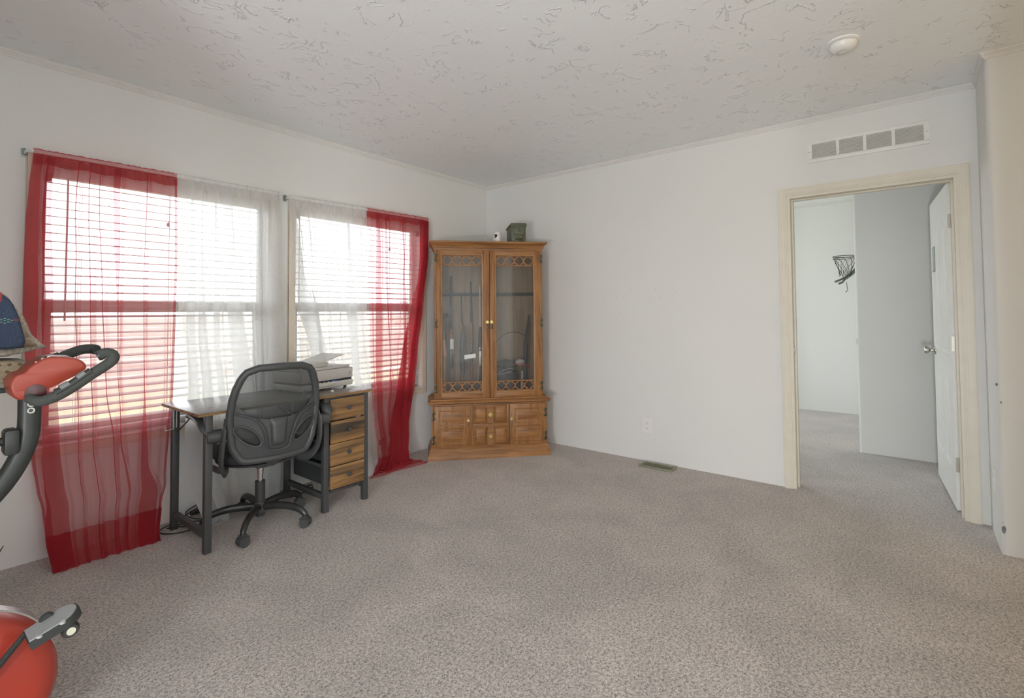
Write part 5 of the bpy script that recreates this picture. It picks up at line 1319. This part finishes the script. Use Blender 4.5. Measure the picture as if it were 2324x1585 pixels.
def fleece(name, col, var=.15, sc=200):
    return mat(name, col, .95, var=var, scale=sc, bump=.9, bscale=140, bdist=.006, spec=.1)
NAVY = fleece('blanket_navy', (.055, .075, .12)); SHER = fleece('blanket_sherpa', (.42, .38, .32), .3, 90); BRN = pat('blanket_brown_weave', [(.22, .15, .10), (.38, .30, .21), (.20, .13, .09), (.36, .28, .2)], 55)
DKT = fleece('blanket_dark_trim', (.085, .10, .105))
KB = 1.123; YB = .25
def bp(x, y, z): return Vector((-4.002+(x+4.002)*KB, y+YB, 1.248+(z-1.248)*KB))
def blk(m, poly, y0, y1, r_=.014):
    r_ = min(r_, .010); n0 = len(m.v)
    loft(m, smooth2(poly, 3), [(y0, r_), (y0+.003, r_*.45), (y0+r_, 0), (y1-r_, 0), (y1-.003, r_*.45), (y1, r_)])
    for k in range(n0, len(m.v)): m.v[k] = bp(*m.v[k])

t = thing('blanket', 'folded navy blue blanket with beige sherpa edges, upper one beyond the exercise bike', 'blanket', (-4.0, -1.25, 1.12), group='blankets stacked beyond the exercise bike')
m = M(); blk(m, [(-4.33, 1.17), (-4.33, 1.30), (-4.1, 1.325), (-3.86, 1.318), (-3.800, 1.302), (-3.777, 1.262), (-3.764, 1.21), (-3.760, 1.168), (-3.80, 1.160), (-4.1, 1.165)], -1.64, -1.585, .022); nv = obj('navy_fold', m, NAVY, t, smooth=70)
m = M(); blk(m, [(-4.33, 1.15), (-4.33, 1.30), (-4.1, 1.322), (-3.83, 1.315), (-3.787, 1.290), (-3.763, 1.245), (-3.746, 1.200), (-3.732, 1.172), (-3.76, 1.158), (-4.1, 1.150)], -1.588, -1.545, .012); obj('brown_fold', m, BRN, t, smooth=70)
m = M(); blk(m, [(-4.33, 1.14), (-4.33, 1.29), (-4.1, 1.318), (-3.82, 1.313), (-3.779, 1.288), (-3.752, 1.245), (-3.735, 1.195), (-3.714, 1.168), (-3.735, 1.150), (-4.1, 1.140)], -1.548, -1.49, .016); obj('sherpa_fold', m, SHER, t, smooth=70)
m = M(); blk(m, [(-4.33, 1.13), (-4.33, 1.28), (-4.1, 1.31), (-3.83, 1.305), (-3.785, 1.28), (-3.752, 1.225), (-3.732, 1.190), (-3.716, 1.160), (-3.74, 1.145), (-3.82, 1.128), (-4.1, 1.128)], -1.492, -1.42, .02); obj('dark_fold', m, DKT, t, smooth=70)
m = M(); m.tube([bp(*p) for p in catmull([(-4.30, -1.565, 1.137), (-4.1, -1.575, 1.139), (-3.85, -1.585, 1.145), (-3.78, -1.58, 1.150), (-3.735, -1.54, 1.158)], 5)], .012, 10); obj('sherpa_hem', m, SHER, t)
m = M(); m.box((-3.828, -1.6412, 1.285), (-3.806, -1.632, 1.312), .003); m.box((-3.786, -1.6412, 1.236), (-3.772, -1.630, 1.2385)); m.v = [bp(*v) for v in m.v]; osplit('red_motif', m, mat('yarn_red', (.30, .05, .05), .9), nv)
m = M()
for (dx, dz) in ((0, 0), (-.007, .003), (.007, .003), (-.007, -.004), (.007, -.004), (0, .006), (0, -.007), (-.013, 0), (.013, 0)): m.box((-3.800+dx-.0025, -1.6415, 1.236+dz-.0015), (-3.800+dx+.0025, -1.636, 1.236+dz+.0015))
m.v = [bp(*v) for v in m.v]; obj('snowflake_motif', m, mat('yarn_green', (.12, .24, .22), .9), nv)
t = thing('blanket', 'folded brown patterned blanket with cream sherpa edges, lower one beyond the exercise bike', 'blanket', (-4.0, -1.25, 1.01), group='blankets stacked beyond the exercise bike')
m = M(); blk(m, [(-4.32, 1.062), (-4.32, 1.128), (-4.0, 1.128), (-3.80, 1.126), (-3.762, 1.118), (-3.746, 1.085), (-3.744, 1.070), (-3.8, 1.064)], -1.62, -1.56, .012); bw = obj('brown_fold', m, mat('blanket_tan', (.34, .27, .18), .95, var=.15, scale=160, bump=.6, bscale=200), t, smooth=70)
m = M()
for i in range(3):
    for k in range(5):
        x = -3.755-.020*k+.004*i; z = 1.078+.019*i; m.add([Vector((x-.006, -1.6215, z)), Vector((x, -1.6215, z-.0045)), Vector((x+.006, -1.6215, z)), Vector((x, -1.6215, z+.0045))], [(0, 1, 2, 3)])
m.v = [bp(*v) for v in m.v]; obj('diamond_motif', m, mat('yarn_brown', (.13, .09, .06), .95), bw, smooth=0)
m = M(); blk(m, [(-4.32, 1.055), (-4.32, 1.126), (-4.0, 1.127), (-3.78, 1.126), (-3.745, 1.115), (-3.724, 1.08), (-3.728, 1.055), (-3.8, 1.052)], -1.562, -1.44, .02); obj('sherpa_fold', m, SHER, t, smooth=70)
m = M(); blk(m, [(-4.32, 1.037), (-4.32, 1.058), (-4.0, 1.059), (-3.78, 1.060), (-3.735, 1.060), (-3.730, 1.050), (-3.78, 1.038)], -1.60, -1.40, .008); obj('dark_fold', m, DKT, t, smooth=70)
m = M(); m.tube([bp(*p) for p in catmull([(-4.30, -1.61, 1.058), (-4.0, -1.61, 1.060), (-3.80, -1.61, 1.062), (-3.75, -1.60, 1.064), (-3.728, -1.55, 1.062)], 5)], .009, 10); obj('sherpa_hem', m, SHER, t)

t = thing('blanket_stand', 'tall narrow wooden stand under the folded blankets, beyond the exercise bike', 'stand', (-4.1, -1.25, 0))  # plain stand out of view, assumed to hold up the blankets
m = M(); m.box((-4.27, -1.355, .980), (-3.86, -1.10, 1.004), .004); obj('top', m, OAKH, t)
for x in (-4.25, -3.88):
    for y in (-1.335, -1.12):
        m = M(); m.box((x-.015, y-.015, 0), (x+.015, y+.015, .98), .003); obj('leg', m, OAKV, t)
